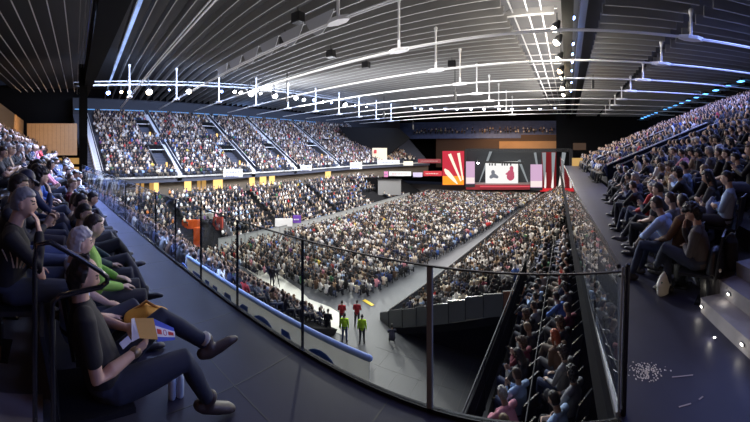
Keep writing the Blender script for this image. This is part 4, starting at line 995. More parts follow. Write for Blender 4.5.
SKINS = [(.42, .27, .20), (.47, .31, .23), (.37, .235, .17), (.50, .35, .27), (.30, .19, .135)]
HAIRC = [(.010, .008, .007), (.018, .012, .009), (.035, .020, .012), (.07, .038, .018), (.16, .10, .05), (.28, .27, .26), (.45, .44, .43), (.012, .010, .010)]
def person(kit, loc, dirv, top, trousers, hair='short', hairc=(.015, .011, .009), skin=None, shoe=(.03, .025, .025), label='', group=None, scale=1.0):
    K = KITS[kit] if isinstance(kit, str) else kit
    o = link('person', K['body']); o.location = loc; o.rotation_euler = (0, 0, atan2(-dirv[0], dirv[1])); o.scale = (scale,)*3; o.color = (*(skin or random.choice(SKINS)), 1)
    def ch(n, me, c):
        q = link(n, me, o); q.color = (*c, 1); return q
    ch('top', K['top'], top); ch('trousers', K['trousers'], trousers)
    for s in K['shoes']: ch('shoe', s, shoe)
    if hair:
        h = ch('hair' if hair != 'cap' else 'cap', HAIR[hair], hairc); h.matrix_local = K['HM']
    tag(o, label, 'person', group); return o
# ---- low detail seated figure for people a few pixels tall
def low_variant(seed, lod):
    rnd = random.Random(seed); mb = MB(); parts = []
    def mark(p): parts.extend([p]*(len(mb.v)-len(parts)))
    z = .47; ln = rnd.uniform(-.03, .16); sw = rnd.uniform(-.05, .05); hy = -.01+ln*1.2
    n = 8 if lod == 0 else 6 if lod == 1 else 5
    mb.loft([(0, 0, z+.02), (sw*.4, ln*.4-.02, z+.22), (sw, ln-.05, z+.42), (sw, ln-.03, z+.55)], [(.17, .13), (.16, .125), (.19, .125), (.07, .06)], n, side=(1, 0, 0), cap=lod < 2); mark(0)
    nu, nv = ((12, 8), (8, 6), (6, 4))[lod]
    hz = z+.70
    mb.ball((sw, hy+.012, hz), (.078, .092, .118), nu, nv, head_fn if lod == 0 else None)
    mb.loft([(sw, hy-.02, hz-.16), (sw, hy-.01, hz-.05)], [.055, .055], 5, cap=False); mark(1)
    mb.ball((sw, hy-.022, hz+.026), (.087, .092, .108), nu, nv)
    if rnd.random() < .35: mb.loft([(sw, hy-.06, hz), (sw, hy-.085, hz-.2)], [(.085, .05), (.06, .03)], 6, side=(1, 0, 0), cap=False)
    mark(2)
    ar = rnd.choice(['lap', 'fold', 'chin', 'lap'])
    if lod < 2 or ar == 'fold':
        for k in (-1, 1):
            e = Vector((k*.25+sw, ln+.02, z+.24)); sh = Vector((k*.19+sw, ln-.04, z+.47))
            w = Vector((k*.10, .26, z+.17)) if ar == 'lap' or (ar == 'chin' and k < 0) else Vector((-k*.08, .18+ln, z+.25)) if ar == 'fold' else Vector((.05, hy+.13, hz-.16))
            mb.loft([sh, e, w], [.062, .052, .04], 5, cap=lod == 0); mark(0)
            mb.ball(w+(w-e).normalized()*.04, (.045, .045, .045), 6, 4) if lod < 2 else None; mark(1)
    for k in (-1, 1):
        kx = k*.12+rnd.uniform(-.03, .03); fy = rnd.uniform(.40, .60)
        mb.loft([(k*.09, .02, z+.03), (kx, .46, z+.06), (kx, fy, .08)], [.095, .07, .05], 5, cap=lod == 0); mark(3)
        if lod < 2: mb.loft([(kx, fy-.03, .05), (kx+k*.02, fy+.17, .045)], [(.045, .045), (.045, .03)], 5, side=(1, 0, 0)); mark(4)
    V = np.array(mb.v); T = []
    for f in mb.f:
        for i in range(1, len(f)-1): T.append((f[0], f[i], f[i+1]))
    return V, np.array(T), np.array(parts), mb
LOW = {l: [low_variant(100*l+s, l) for s in range(8)] for l in (0, 1, 2)}
M_crowd = mat('crowd_cloth', (.3, .3, .3), .75, attr=True)
M_crowd_i = mat('spectator_cloth', (.3, .3, .3), .75, attr='mix')
NAMED = {'black': (.010, .010, .012), 'charcoal': (.035, .035, .04), 'navy': (.015, .022, .065), 'grey': (.20, .20, .21), 'white': (.72, .70, .68), 'cream': (.60, .52, .40), 'blue': (.05, .12, .38), 'pale blue': (.30, .42, .62),
         'red': (.42, .03, .03), 'maroon': (.14, .02, .035), 'green': (.05, .16, .07), 'brown': (.12, .065, .035), 'pink': (.60, .25, .30), 'tan': (.38, .27, .17), 'purple': (.12, .04, .20), 'orange': (.62, .20, .04), 'yellow': (.65, .48, .08)}
NP = ['black', 'charcoal', 'navy', 'grey', 'white', 'cream', 'blue', 'pale blue', 'red', 'maroon', 'green', 'brown', 'pink', 'tan', 'purple', 'orange', 'yellow']
W_BRIGHT = np.array([30, 13, 9, 9, 20, 9, 1.8, 3.5, 1.5, 1.2, .6, 3, 1.0, 4, .3, .3, .4]); W_DARK = np.array([34, 20, 16, 9, 5, 2, 2.5, 3, 2, 3, 1, 4, .8, 2, .6, .2, .2])
def pick(W, n): return rng.choice(len(NP), n, p=W/W.sum())
TRC = np.array([(.012, .012, .014), (.02, .028, .06), (.04, .055, .11), (.05, .05, .055), (.16, .13, .10), (.02, .02, .03)])
# ---- where everybody sits
seats = []      # x y z dirx diry zone row seat
def add(x, y, z, d, zone, row, seat, jit=.06):
    l = math.hypot(*d); seats.append((x+rng.normal(0, jit), y+rng.normal(0, jit), z, d[0]/l, d[1]/l, zone, row, seat))
def over_edge(x, y, z):   # above the sight line over the walkway edge
    if y < 2.5: return False
    t = 2.3/y; return EYE+(z+1.2-EYE)*t > -.12 or x*t > .45
# near stand below the left walkway
for k in range(14):
    Y = 16.4-.85*k
    for j in range(62):
        X = -10.3-.55*j
        if rng.random() < .05 or (abs((j % 21)-19) < 1.1): continue
        z = -9.95+.53*k
        if X > -13.4+(16.4-Y)*.3: continue
        if over_edge(X, Y, z): add(X, Y, z, (.15, 1), 'near', k, j)
# lower left stand
for k in range(11):
    X = -33.3-.84*k
    for j in range(124):
        Y = 7+.56*j
        if rng.random() < .05 or (j % 24) in (17, 18): continue
        if k < 4 and 16.6 < Y < 21.5: continue
        if Y > 69: continue
        if k < 5 and 55 < Y < 62: continue
        add(X, Y, -9.7+.47*k, (.75, .65), 'left', k, j)
# far upper tier
for k in range(TROWS):
    for j in range(170):
        s = .3+.47*j
        if s > 63.8 or s < 1.0+.112*k: continue
        if any(abs(s-a) < .75 and k0 <= k < k1 for a, k0, k1 in AISLES) or any(s0-.2 < s < s1+.2 and k0 <= k <= k1 for s0, s1, k0, k1 in VOMS): continue
        if k == 12 and rng.random() < .6: continue
        if rng.random() < .04: continue
        p, n = tpos(s, k); add(p.x, p.y, p.z+.02, (-n.x+.0, -n.y+.45), 'far', k, j)
for k in range(1, 13):
    for j in range(60):
        if rng.random() < .55: continue
        p, n = tpos(66+.6*j*.28, k); 
        if j > 58-k*2: continue
        add(p.x, p.y, p.z, (-n.x, -n.y-.2), 'far', k, j)
# arena floor
for i in range(78):
    Y = 17.6+.80*i
    x0 = -31.9; x1 = aisle(Y)-1.0
    n = int((x1-x0)/.54)
    for j in range(n):
        X = x1-.54*j-.1
        if rng.random() < .03: continue
        if X < -22 and 27.5 < Y < 29.0: continue
        if Y < 19.4 and X > -25.5+(Y-17.6)*2: continue
        if Y < 21 and X > -15.5: continue
        if Y < 24 and X > -13.6: continue
        if Y < 19.5 and -27.3 < X < -26.2: continue
        add(X, Y, -9.98, (.05, 1), 'floor', i, j, .07)
# right lower stand
for k in range(26):
    for j in range(124):
        Y = 13.6+.54*j; X = barx(Y)+.95+.85*k
        if Y > 71 or Y < send(X)+.35 or X > tanx(Y)+.9 or rng.random() < .04: continue
        if j % 28 == 24: continue
        add(X, Y, sz(X, Y)-.05, (-.55, .85), 'stand', k, j)
# right upper tier
VR = [(14.0, 17.2, 0, 8), (22.4, 25.0, 0, 8)]
for k in range(RROWS):
    for j in range(58):
        Y = 3.75+.55*j; X = rfront(Y)+.55+RP*k
        if any(a < Y < b and k0 <= k <= k1 for a, b, k0, k1 in VR) or rng.random() < .03: continue
        if k == 0 and Y < 4.2: continue
        if k == 1 and Y < 3.9: continue
        add(X, Y, RR*k, (-.72, .70), 'right', k, j, .05)
# two rows just below the right balustrade
for c in range(2):
    for j in range(21):
        Y = 4.35+.535*j; add(tanx(Y)+.15+.85*c, Y, -3.4+.45*c, (-.8, .6), 'pair', c, j, .04)
# near left tier (first rows near the hero are set by hand below)
HAND = {(0, 0), (0, 1), (0, 2), (0, 3), (1, 0), (1, 1), (1, 2), (1, 3)}
for k in range(LROWS):
    for j in range(44):
        if (k, j) in HAND or rng.random() < .04: continue
        p = lt(.10+.56*j, k); 
        if k > 0 and j < 1: continue
        add(p.x, p.y, LR*k, (.12, 1), 'ltier', k, j, .04)
# end tier
for k in range(3):
    for j in range(70):
        if rng.random() < .45: continue
        d = (F0+F1)/2; n = Vector((d.x, d.y, 0)).normalized(); p = F0.lerp(F1, .12+.84*j/70)+n*.9*(k+.4); add(p.x, p.y, 6.0+.5*k, (-n.x, -n.y), 'far', k, j)

A = np.array([(s[0], s[1], s[2]) for s in seats]); D = np.hypot(A[:, 0], A[:, 1]); ang = np.arctan2(A[:, 0], A[:, 1])
pxs = X_PX+R_PX*ang; pys = H_PX-(A[:, 2]+1.15-EYE)*R_PX/np.maximum(D, .1)
inview = (pxs > -8) & (pxs < 758) & (pys > -10) & (pys < 432)
zone = np.array([s[5] for s in seats])
keep = inview & (D > 1.2)
order = [i for i in np.argsort(np.sqrt(D**2+(A[:, 2]-EYE)**2)) if keep[i]]
N_IND = 282
indiv = order[:N_IND]; rest = order[N_IND:]
wz = {'near': W_DARK, 'left': W_BRIGHT, 'far': W_BRIGHT, 'floor': W_BRIGHT, 'stand': W_BRIGHT, 'right': W_DARK, 'pair': W_DARK, 'ltier': W_DARK}
ZONE_TXT = {'near': 'stand below the banner', 'stand': 'stand behind the stepped panels', 'right': 'tier by the concrete steps', 'pair': 'the two rows below the glass', 'ltier': 'tier by the handrail', 'floor': 'arena floor', 'left': 'stand under the far tier', 'far': 'far tier'}
HAIRN = {0: 'black', 1: 'dark', 2: 'dark brown', 3: 'brown', 4: 'blond', 5: 'grey', 6: 'white', 7: 'black'}
KNAMES = list(POSES)+['laps', 'foldlean']
low_mesh = {}
def low_person_mesh(vi, hi, ti, si):
    key = (vi, hi, ti, si)
    if key not in low_mesh:
        Vv, T, P, mb = LOW[0][vi]; me = mb.mesh('spectator', [M_crowd_i], True)
        c = np.ones((len(Vv), 4), np.float32); c[:, 3] = (P == 0)
        for p, col in ((1, SKINS[si]), (2, HAIRC[hi]), (3, TRC[ti]), (4, (.03, .03, .03))): c[P == p, :3] = col
        at_ = me.color_attributes.new('Col', 'FLOAT_COLOR', 'POINT'); at_.data.foreach_set('color', c.ravel()); low_mesh[key] = me
    return low_mesh[key]
FIX = {}
def near_px(px, py, zn):
    c = [i for i in indiv if seats[i][5] == zn]; return min(c, key=lambda i: (pxs[i]-px)**2+(pys[i]-py)**2)
for px, py, zn, cn, hi, sty in ((583, 338, 'pair', 'brown', 8, 'long'), (533, 352, 'pair', 'maroon', 3, 'curly'), (532, 386, 'pair', 'pale blue', 2, 'short'), (545, 405, 'pair', 'pale blue', 1, 'short'), (592, 388, 'pair', 'grey', 0, 'curly'), (588, 300, 'pair', 'blue', 1, 'short'), (536, 292, 'pair', 'pale blue', 1, 'short'),
        (642, 196, 'right', 'red', 1, 'short'), (660, 214, 'right', 'grey', 2, 'bun'), (682, 178, 'right', 'pale blue', 1, 'short'), (697, 185, 'right', 'black', 4, 'long'), (725, 185, 'right', 'pale blue', 0, 'bun'), (691, 160, 'right', 'pink', 1, 'short'), (50, 176, 'ltier', 'navy', 1, 'short')):
    FIX[near_px(px, py, zn)] = (cn, hi, sty)
HAIRC.append((.42, .08, .02)); HAIRN_X = {8: 'orange red'}
for i in indiv:
    x, y, z, dx, dy, zn, row, st = seats[i]; ci = int(pick(wz[zn], 1)[0]); cn = NP[ci]; col = NAMED[cn]; hi = int(rng.choice(8, p=[.2, .2, .2, .12, .07, .1, .04, .07])); r3 = D[i]
    sty_fix = None
    if i in FIX: cn, hi, sty_fix = FIX[i]; col = NAMED[cn]
    where = {'pair': 'the %s row below the glass' % ('outer', 'inner')[row % 2], 'right': '%s row by the concrete steps' % nth(row+1), 'ltier': '%s row by the handrail' % nth(row+1)}.get(zn, '%s row, %s' % (nth(row+1), ZONE_TXT[zn]))
    lab = '%s haired person in %s, seat %d, %s' % ({**HAIRN, 8: 'orange'}[hi], cn, st+1, where)
    grp = 'people in '+ZONE_TXT[zn]
    if zn in ('pair', 'right', 'ltier') and r3 < 12.5:
        sty = random.choice(['short', 'short', 'short', 'long', 'long', 'curly', 'bun', 'short']) if hi not in (5, 6) else 'grey'
        tc = TRC[int(rng.integers(len(TRC)))]
        if sty_fix: sty = sty_fix
        person(random.choice(KNAMES), (x, y, z), (dx+rng.normal(0, .12), dy), col, tc, sty, HAIRC[hi], None, label=lab, group=grp, scale=rng.uniform(.95, 1.04))
    else:
        me = low_person_mesh(int(rng.integers(8)), hi, int(rng.integers(len(TRC))), int(rng.integers(len(SKINS))))
        o = link('person', me); o.location = (x, y, z); o.rotation_euler = (0, 0, atan2(-dx, dy)+rng.normal(0, .15)); o.color = (*col, 1)
        tag(o, lab, 'person', grp)
# ---- the rest of the crowd: one object
def build_crowd(idx):
    idx = np.array(idx); Dr = D[idx]; lod = np.where(Dr < 30, 1, 2); var = rng.integers(8, size=len(idx))
    cl = np.empty(len(idx), int)
    for zn in wz:
        m = zone[idx] == zn
        if m.any(): cl[m] = pick(wz[zn], int(m.sum()))
    CA = np.array([NAMED[n] for n in NP]); SK = np.array(SKINS); HC = np.array(HAIRC[:8])
    hp = np.array([.2, .2, .2, .12, .08, .1, .04, .06]); Vs, Ts, Cs = [], [], []; off = 0
    for l in (1, 2):
        for v in range(8):
            sel = idx[(lod == l) & (var == v)]; c_ = cl[(lod == l) & (var == v)]
            if len(sel) == 0: continue
            Vv, T, P, _ = LOW[l][v]; n = len(sel)
            dx = np.array([seats[i][3] for i in sel])+rng.normal(0, .15, n); dy = np.array([seats[i][4] for i in sel]); q = np.hypot(dx, dy); dx /= q; dy /= q
            sc = rng.uniform(.93, 1.06, n)
            X = Vv[None, :, 0]*dy[:, None]+Vv[None, :, 1]*dx[:, None]; Y = -Vv[None, :, 0]*dx[:, None]+Vv[None, :, 1]*dy[:, None]
            W = np.stack([X*sc[:, None]+A[sel, 0][:, None], Y*sc[:, None]+A[sel, 1][:, None], Vv[None, :, 2]*sc[:, None]+A[sel, 2][:, None]], -1).reshape(-1, 3)
            TT = (T[None]+(np.arange(n)*len(Vv))[:, None, None]).reshape(-1, 3)+off
            pal = np.zeros((n, 5, 3)); pal[:, 0] = CA[c_]*rng.uniform(.8, 1.2, (n, 1)); pal[:, 1] = SK[rng.integers(len(SK), size=n)]; pal[:, 2] = HC[rng.choice(8, n, p=hp)]; pal[:, 3] = TRC[rng.integers(len(TRC), size=n)]; pal[:, 4] = .03
            C = pal[:, P, :].reshape(-1, 3); Vs.append(W); Ts.append(TT); Cs.append(C); off += len(W)
    V = np.concatenate(Vs).astype(np.float32); T = np.concatenate(Ts).astype(np.int32); C = np.concatenate(Cs).astype(np.float32)
    me = bpy.data.meshes.new('crowd'); me.vertices.add(len(V)); me.vertices.foreach_set('co', V.ravel()); me.loops.add(len(T)*3); me.loops.foreach_set('vertex_index', T.ravel())
    me.polygons.add(len(T)); me.polygons.foreach_set('loop_start', np.arange(0, len(T)*3, 3, dtype=np.int32))
    me.update(calc_edges=True); a = me.color_attributes.new('Col', 'FLOAT_COLOR', 'POINT'); a.data.foreach_set('color', np.concatenate([C, np.ones((len(C), 1), np.float32)], 1).ravel())
    me.polygons.foreach_set('use_smooth', np.ones(len(T), bool)); me.materials.append(M_crowd)
    o = link('crowd', me); return tag(o, 'dense seated crowd filling the arena floor, the lower stands and the far tiers', 'crowd', kind='stuff')
build_crowd(rest)
print('CROWD', len(seats), len(rest), 'verts', len(bpy.data.meshes['crowd'].vertices))

# ------------------------------------------------------------------ the people nearest the camera, set one by one
HO = Vector((-2.05, .42, 0))
hw = lambda x, y, z: (x-HO.x, y-HO.y, z)
HJ = dict(pelvis=hw(-2.05, .42, .49), spine=hw(-2.05, .36, .66), chest=hw(-2.06, .29, .82), shR=hw(-1.88, .27, .92), shL=hw(-2.25, .27, .92), head=hw(-2.07, .285, 1.13), look=Vector((.05, 1, -.28)),
          elR=hw(-1.83, .33, .62), wrR=hw(-1.95, .59, .67), hdR=hw(-1.98, .68, .70), pnR=(-.8, .3, .35), wrL=hw(-2.20, .60, .69), hdL=hw(-2.13, .67, .71), pnL=(.7, .2, .4),
          hipR=hw(-1.95, .47, .47), hipL=hw(-2.15, .47, .47), knR=hw(-1.94, .93, .55), anR=hw(-1.99, 1.14, .17), toeR=hw(-1.99, 1.31, .055), knL=hw(-2.24, .90, .70), anL=hw(-2.09, 1.19, .50), toeL=hw(-2.05, 1.36, .50), curl=.75)
HJ['elL'] = bone2(HJ['shL'], HJ['wrL'], .285, .255, (-.8, -.3, -.5))
HK = make_kit('hero', HJ, 'short', .008)
hero = person(HK, HO, (0, 1), (.012, .012, .014), (.022, .028, .05), 'bald', (.010, .008, .007), (.52, .33, .24), (.060, .042, .035), 'balding man in black T-shirt and dark jeans, legs crossed, holding an open booklet', 'people in tier by the handrail')
m = MB(); m.loft([Vector(HJ['wrR'])+Vector((-.004, .012, 0)), Vector(HJ['wrR'])+Vector((.004, -.012, -.002))], [.033, .033], 12); q = m.build('bracelet', mat('bracelet', (.25, .18, .10), .4, .5), hero, True)
m = MB(); a = Vector(HJ['anL']); m.loft([a+Vector((.0, -.035, .055)), a+Vector((.0, -.02, .04))], [.050, .050], 12, cap=False); m.build('sock_band', mat('sock_pale', (.5, .5, .46), .8), hero, True)
m = MB(); m.box(-.02, .02, -.035, .035, -.004, .004, Matrix.Translation(Vector((.13, .10, .76))) @ Matrix.Rotation(.9, 4, 'Y') @ Matrix.Rotation(.5, 4, 'Z')); m.build('name_badge', mat('badge_white', (.65, .66, .7), .5), hero)
# booklet
bk = empty('booklet', (-2.03, .74, .74)); rl = lambda p: p-bk.location
def sheet(m, a, b, c, d, t=.006):
    n = (b-a).cross(d-a).normalized()*t; m.hexa([rl(v) for v in (d, c, c+n, d+n, a, b, b+n, a+n)])
m = MB(); sheet(m, at(132.5, 318, 2.06), at(153.5, 318, 2.12), at(158, 339.5, 2.08), at(137.5, 338, 2.02)); m.build('ochre_page', mat('page_ochre', (.62, .36, .09), .7, noise=.15, scale=14), bk)
m = MB(); sheet(m, at(131.5, 319, 2.03), at(134.5, 318, 2.05), at(139.5, 338, 2.02), at(132, 342, 2.0), .004); m.build('white_page', mat('page_white', (.75, .73, .74), .7), bk)
A4 = [at(153.6, 318.5, 2.13), at(174, 328, 2.30), at(175, 339.8, 2.28), at(157.5, 341.8, 2.12)]
m = MB(); sheet(m, *A4, .008); m.build('blue_cover', mat('cover_blue', (.06, .10, .52), .4), bk)
def sub(u0, u1, v0, v1):
    f = lambda u, v: A4[0].lerp(A4[1], u).lerp(A4[3].lerp(A4[2], u), v); n = (A4[1]-A4[0]).cross(A4[3]-A4[0]).normalized()*-.003
    if n.dot(Vector((0, 0, EYE))-A4[0]) < 0: n = -n
    return [f(u0, v0)+n, f(u1, v0)+n, f(u1, v1)+n, f(u0, v1)+n]
m = MB(); sheet(m, *sub(.0, 1, .30, .78), .003); m.build('white_band', mat('cover_white', (.72, .72, .78), .4), bk)
m = MB(); sheet(m, *[p+Vector((.004, -.004, .004)) for p in sub(.08, .30, .42, .66)], .003); m.build('red_band', mat('cover_red', (.50, .04, .04), .4), bk); m = MB(); sheet(m, *[p+Vector((.004, -.004, .004)) for p in sub(.66, .94, .42, .66)], .003); m.build('red_band', mat('cover_red', (.50, .04, .04), .4), bk)
m = MB(); c = sub(.38, .58, .36, .72); c = [p+Vector((.004, -.004, .004)) for p in c]; 
for q in range(10):
    a0, a1 = 2*pi*q/10, 2*pi*(q+1)/10; g = lambda a, k: c[0].lerp(c[1], .5+.5*k*cos(a)).lerp(c[3].lerp(c[2], .5+.5*k*cos(a)), .5+.5*k*sin(a)); sheet(m, g(a0, 1), g(a1, 1), g(a1, .72), g(a0, .72), .002)
m.build('round_emblem', mat('cover_emblem', (.45, .12, .22), .4), bk)
tag(bk, 'open booklet with ochre page and blue white red cover in the balding mans hands', 'booklet')
# grey haired neighbour with orange bag
p = lt(.55, 0); person('laps', (p.x-.05, p.y-.18, 0), (.05, 1), (.34, .42, .66), (.03, .035, .06), 'grey', (.42, .41, .42), (.52, .34, .27), label='grey haired person in pale blue shirt beside the balding man', group='people in tier by the handrail')
o = empty('shoulder_bag', (p.x+.16, p.y+.34, .62)); m = MB()
m.loft([(-.02, -.12, 0), (0, 0, .03), (.02, .14, .02)], [(.10, .06), (.13, .085), (.09, .05)], 14, side=(1, 0, 0)); o2 = remesh(m, .012, 3, [mat('bag_orange', (.62, .30, .03), .7, noise=.15, scale=20)]); link('body', o2, o)
m = MB(); m.loft([(-.05, -.1, .05), (0, 0, .14), (.03, .12, .06)], [.012]*3, 8); m.build('strap', mat('bag_orange_dark', (.40, .18, .03), .7), o, True)
tag(o, 'orange shoulder bag on the lap of the grey haired person', 'bag')
p = lt(1.12, 0); person('lap', (p.x, p.y, 0), (.05, 1), (.20, .40, .07), (.03, .03, .035), 'short', (.018, .012, .01), label='dark haired person in bright green sleeves, third seat from the handrail', group='people in tier by the handrail')
p = lt(1.72, 0); person('cross', (p.x, p.y, 0), (.1, 1), (.02, .045, .045), (.03, .03, .04), 'short', (.012, .01, .01), shoe=(.015, .013, .013), label='dark haired person in dark teal top with black boots, fourth from the handrail', group='people in tier by the handrail')
MK = make_kit('thinker', seated(arms='chin', legs='fwd', lean=.10, slump=.05, yaw=-.1), 'long')
p = lt(.42, 1); pr = person(MK, (p.x, p.y+.05, LR), (.02, 1), (.010, .010, .012), (.03, .04, .07), 'short', (.20, .20, .21), (.54, .34, .25), label='grey haired man resting chin on hand, black shirt with pale bony hand print', group='people in tier by the handrail')
m = MB()
for i in range(5):
    b = Vector((.155, .03+.022*i, .70)); d = Vector((.02, -.06+.034*i, .13)); m.loft([b, b+d*.55], [.0075, .006], 6); m.loft([b+d*.62, b+d], [.006, .005], 6)
m.build('bone_print', mat('print_pale', (.62, .52, .42), .8), pr, True)
p = lt(1.02, 1); person('clap', (p.x, p.y, LR), (.1, 1), (.02, .022, .03), (.07, .10, .22), 'short', (.02, .014, .01), label='person in black top and blue jeans behind the green sleeved person', group='people in tier by the handrail')
p = lt(1.65, 1); person('phone', (p.x, p.y, LR), (.1, 1), (.02, .03, .07), (.03, .03, .05), 'cap', (.03, .035, .06), label='person with dark cap and navy T-shirt, third seat of the second left row', group='people in tier by the handrail')
p = lt(2.25, 1); person('fold', (p.x, p.y, LR), (.1, 1), (.012, .012, .014), (.03, .03, .05), 'short', (.2, .19, .19), label='grey haired person in black, fourth seat of the second left row', group='people in tier by the handrail')
# curly haired man by the right steps
CK = make_kit('curly', seated(arms='chin', legs='crossL', lean=.10, slump=.06, tilt=.45, yaw=.1), 'long')
person(CK, (1.86, 3.72, 0), (-.80, .60), (.075, .065, .065), (.022, .028, .05), 'curly', (.008, .007, .007), (.48, .30, .22), (.012, .011, .012), 'curly haired man in grey brown jacket, hand at chin, beside the concrete steps', 'people in tier by the concrete steps')
p = (1.76, 4.35, 0); person('knees', p, (-.75, .66), (.30, .42, .70), (.02, .03, .07), 'short', (.02, .015, .012), label='person in light blue shirt leaning forward beyond the curly haired man', group='people in tier by the concrete steps')
o = empty('plastic_bag', (1.50, 4.10, 0)); m = MB(); m.loft([(0, 0, .03), (0, 0, .14), (.01, 0, .24), (.02, 0, .29)], [(.14, .07), (.15, .075), (.10, .05), (.03, .02)], 14, side=(.8, .6, 0)); link('body', remesh(m, .012, 2, [mat('bag_white', (.72, .70, .60), .45)]), o)
m = MB(); m.loft([(-.05, -.06, .07), (-.05, -.06, .18)], [(.05, .03), (.045, .03)], 10, side=(.8, .6, 0)); m.build('green_print', mat('bag_green', (.02, .16, .10), .5), o, True)
m = MB(); m.loft([(.06, .04, .06), (.06, .03, .19)], [(.05, .055), (.04, .045)], 10, side=(.8, .6, 0)); m.build('yellow_print', mat('bag_yellow', (.60, .40, .08), .5), o, True)
tag(o, 'white plastic bag with green and yellow print on the floor under the curly man', 'bag')
# backpacks
def backpack(loc, rz, c, label):
    o = empty('backpack', loc, rz); m = MB(); m.loft([(0, 0, .06), (0, .01, .22), (0, 0, .38), (0, -.01, .44)], [(.15, .09), (.16, .11), (.14, .09), (.06, .05)], 16, side=(1, 0, 0)); link('body', remesh(m, .012, 3, [mat('pack_'+label[:8], c, .8, noise=.3, scale=9)]), o)
    m = MB(); m.loft([(0, .09, .08), (0, .10, .20)], [(.11, .04), (.10, .035)], 12, side=(1, 0, 0)); m.build('pocket', mat('pack_pocket', (.03, .035, .05), .8), o, True)
    m = MB(); m.loft([(-.04, -.05, .43), (0, -.06, .49), (.04, -.05, .43)], [.009]*3, 6)
    m.build('handle', M_seat, o, True); tag(o, label, 'backpack')
p = at(712, 206, 5.2); backpack((p.x, p.y, RR*2), .8, (.12, .15, .26), 'blue grey backpack standing between spectators above the steps')
p = at(722, 258, 3.95); backpack((2.28, 3.66, RR*1), 1.0, (.012, .012, .014), 'black backpack beside the concrete steps')
o = empty('black_case', (2.02, 3.60, 0)); m = MB(); m.loft([(0, 0, .12), (0, 0, .42), (0, 0, .62)], [(.20, .10), (.22, .11), (.16, .09)], 16, side=(.8, .6, 0)); link('shell', remesh(m, .014, 3, [M_seat]), o)
m = MB(); m.loft([(-.02, -.115, .44), (-.023, -.128, .44)], [.028, .026], 12); m.build('white_sticker', mat('sticker', (.75, .75, .75), .5), o)
tag(o, 'black hard case with a round white sticker behind the curly haired man', 'case')
# bottles under the nearest seat
for i, (px, py) in enumerate(((180, 396), (172, 398))):
    p = on_plane(px, py, 0); o = empty('water_bottle', p); m = MB(); m.loft([(0, 0, .012), (0, 0, .10), (0, 0, .15), (0, 0, .19)], [.032, .032, .030, .013], 12); b = m.build('body', mat('bottle_plastic', (.45, .55, .70), .08, spec=.8), o, True)
    m = MB(); m.loft([(0, 0, .195), (0, 0, .212)], [.014, .014], 10); m.build('cap', mat('bottle_cap', (.2, .3, .65), .4), o, True)
    tag(o, 'small clear water bottle on the floor behind the mans shin, %s one' % ('right', 'left')[i], 'bottle', 'water bottles on the left floor')
# ------------------------------------------------------------------ seats under the nearest people
def make_seat():
    o = empty('stadium_seat'); m = MB(); m.hexa([(-.22, -.20, .36), (.22, -.20, .36), (.22, .24, .39), (-.22, .24, .39), (-.22, -.20, .395), (.22, -.20, .395), (.22, .24, .425), (-.22, .24, .425)]); m.build('seat', M_seat, o)
    m = MB()
    for i in range(4):
        z0, z1 = .40+.12*i, .40+.12*(i+1); y = lambda z: -.205-.16*(z-.40)-.05*(z-.4)**2; w_ = lambda z: .22-.05*max(0, z-.70)
        m.hexa([(-w_(z0), y(z0)-.025, z0), (w_(z0), y(z0)-.025, z0), (w_(z0), y(z0), z0), (-w_(z0), y(z0), z0), (-w_(z1), y(z1)-.025, z1), (w_(z1), y(z1)-.025, z1), (w_(z1), y(z1), z1), (-w_(z1), y(z1), z1)])
    m.build('backrest', M_seat, o); m = MB(); m.bar((0, -.05, 0), (0, -.05, .37), .10, .10); m.box(-.14, .14, -.14, .06, 0, .012); m.build('pedestal', M_rail, o); return o
seat0 = None
def put_seat(loc, d, label, grp):
    global seat0
    if seat0 is None: seat0 = make_seat(); o = seat0
    else: o = copy_tree(seat0)
    o.location = loc; o.rotation_euler = (0, 0, atan2(-d[0], d[1])); tag(o, label, 'seat', grp)
for i in indiv:
    x, y, z, dx, dy, zn, row, st = seats[i]
    if zn == 'pair' or (zn == 'right' and row < 3 and D[i] < 9.5) or (zn == 'ltier' and row < 2 and D[i] < 9):
        w = {'pair': 'the %s row below the glass' % ('outer', 'inner')[row % 2], 'right': '%s row by the concrete steps' % nth(row+1), 'ltier': '%s row by the handrail' % nth(row+1)}[zn]
        put_seat((x, y-.0, z), (dx, dy), 'black folding seat, seat %s in %s' % (nth(st+1), w), 'seats in '+ZONE_TXT[zn])
put_seat((HO.x, HO.y-.10, 0), (0, 1), 'black folding seat under the balding man', 'seats in tier by the handrail')
for a_, k, t in ((.55, 0, 'under the grey haired person in pale blue'), (1.12, 0, 'under the green sleeved person'), (1.72, 0, 'under the person in dark teal'), (.42, 1, 'under the man with the bony hand print'), (1.02, 1, 'under the person in blue jeans')):
    p = lt(a_, k); put_seat((p.x, p.y, LR*k), (.05, 1), 'black folding seat '+t, 'seats in tier by the handrail')
put_seat((1.86, 3.72, 0), (-.80, .60), 'black folding seat under the curly haired man', 'seats in tier by the concrete steps')
put_seat((1.76, 4.35, 0), (-.75, .66), 'black folding seat under the person in light blue shirt', 'seats in tier by the concrete steps')
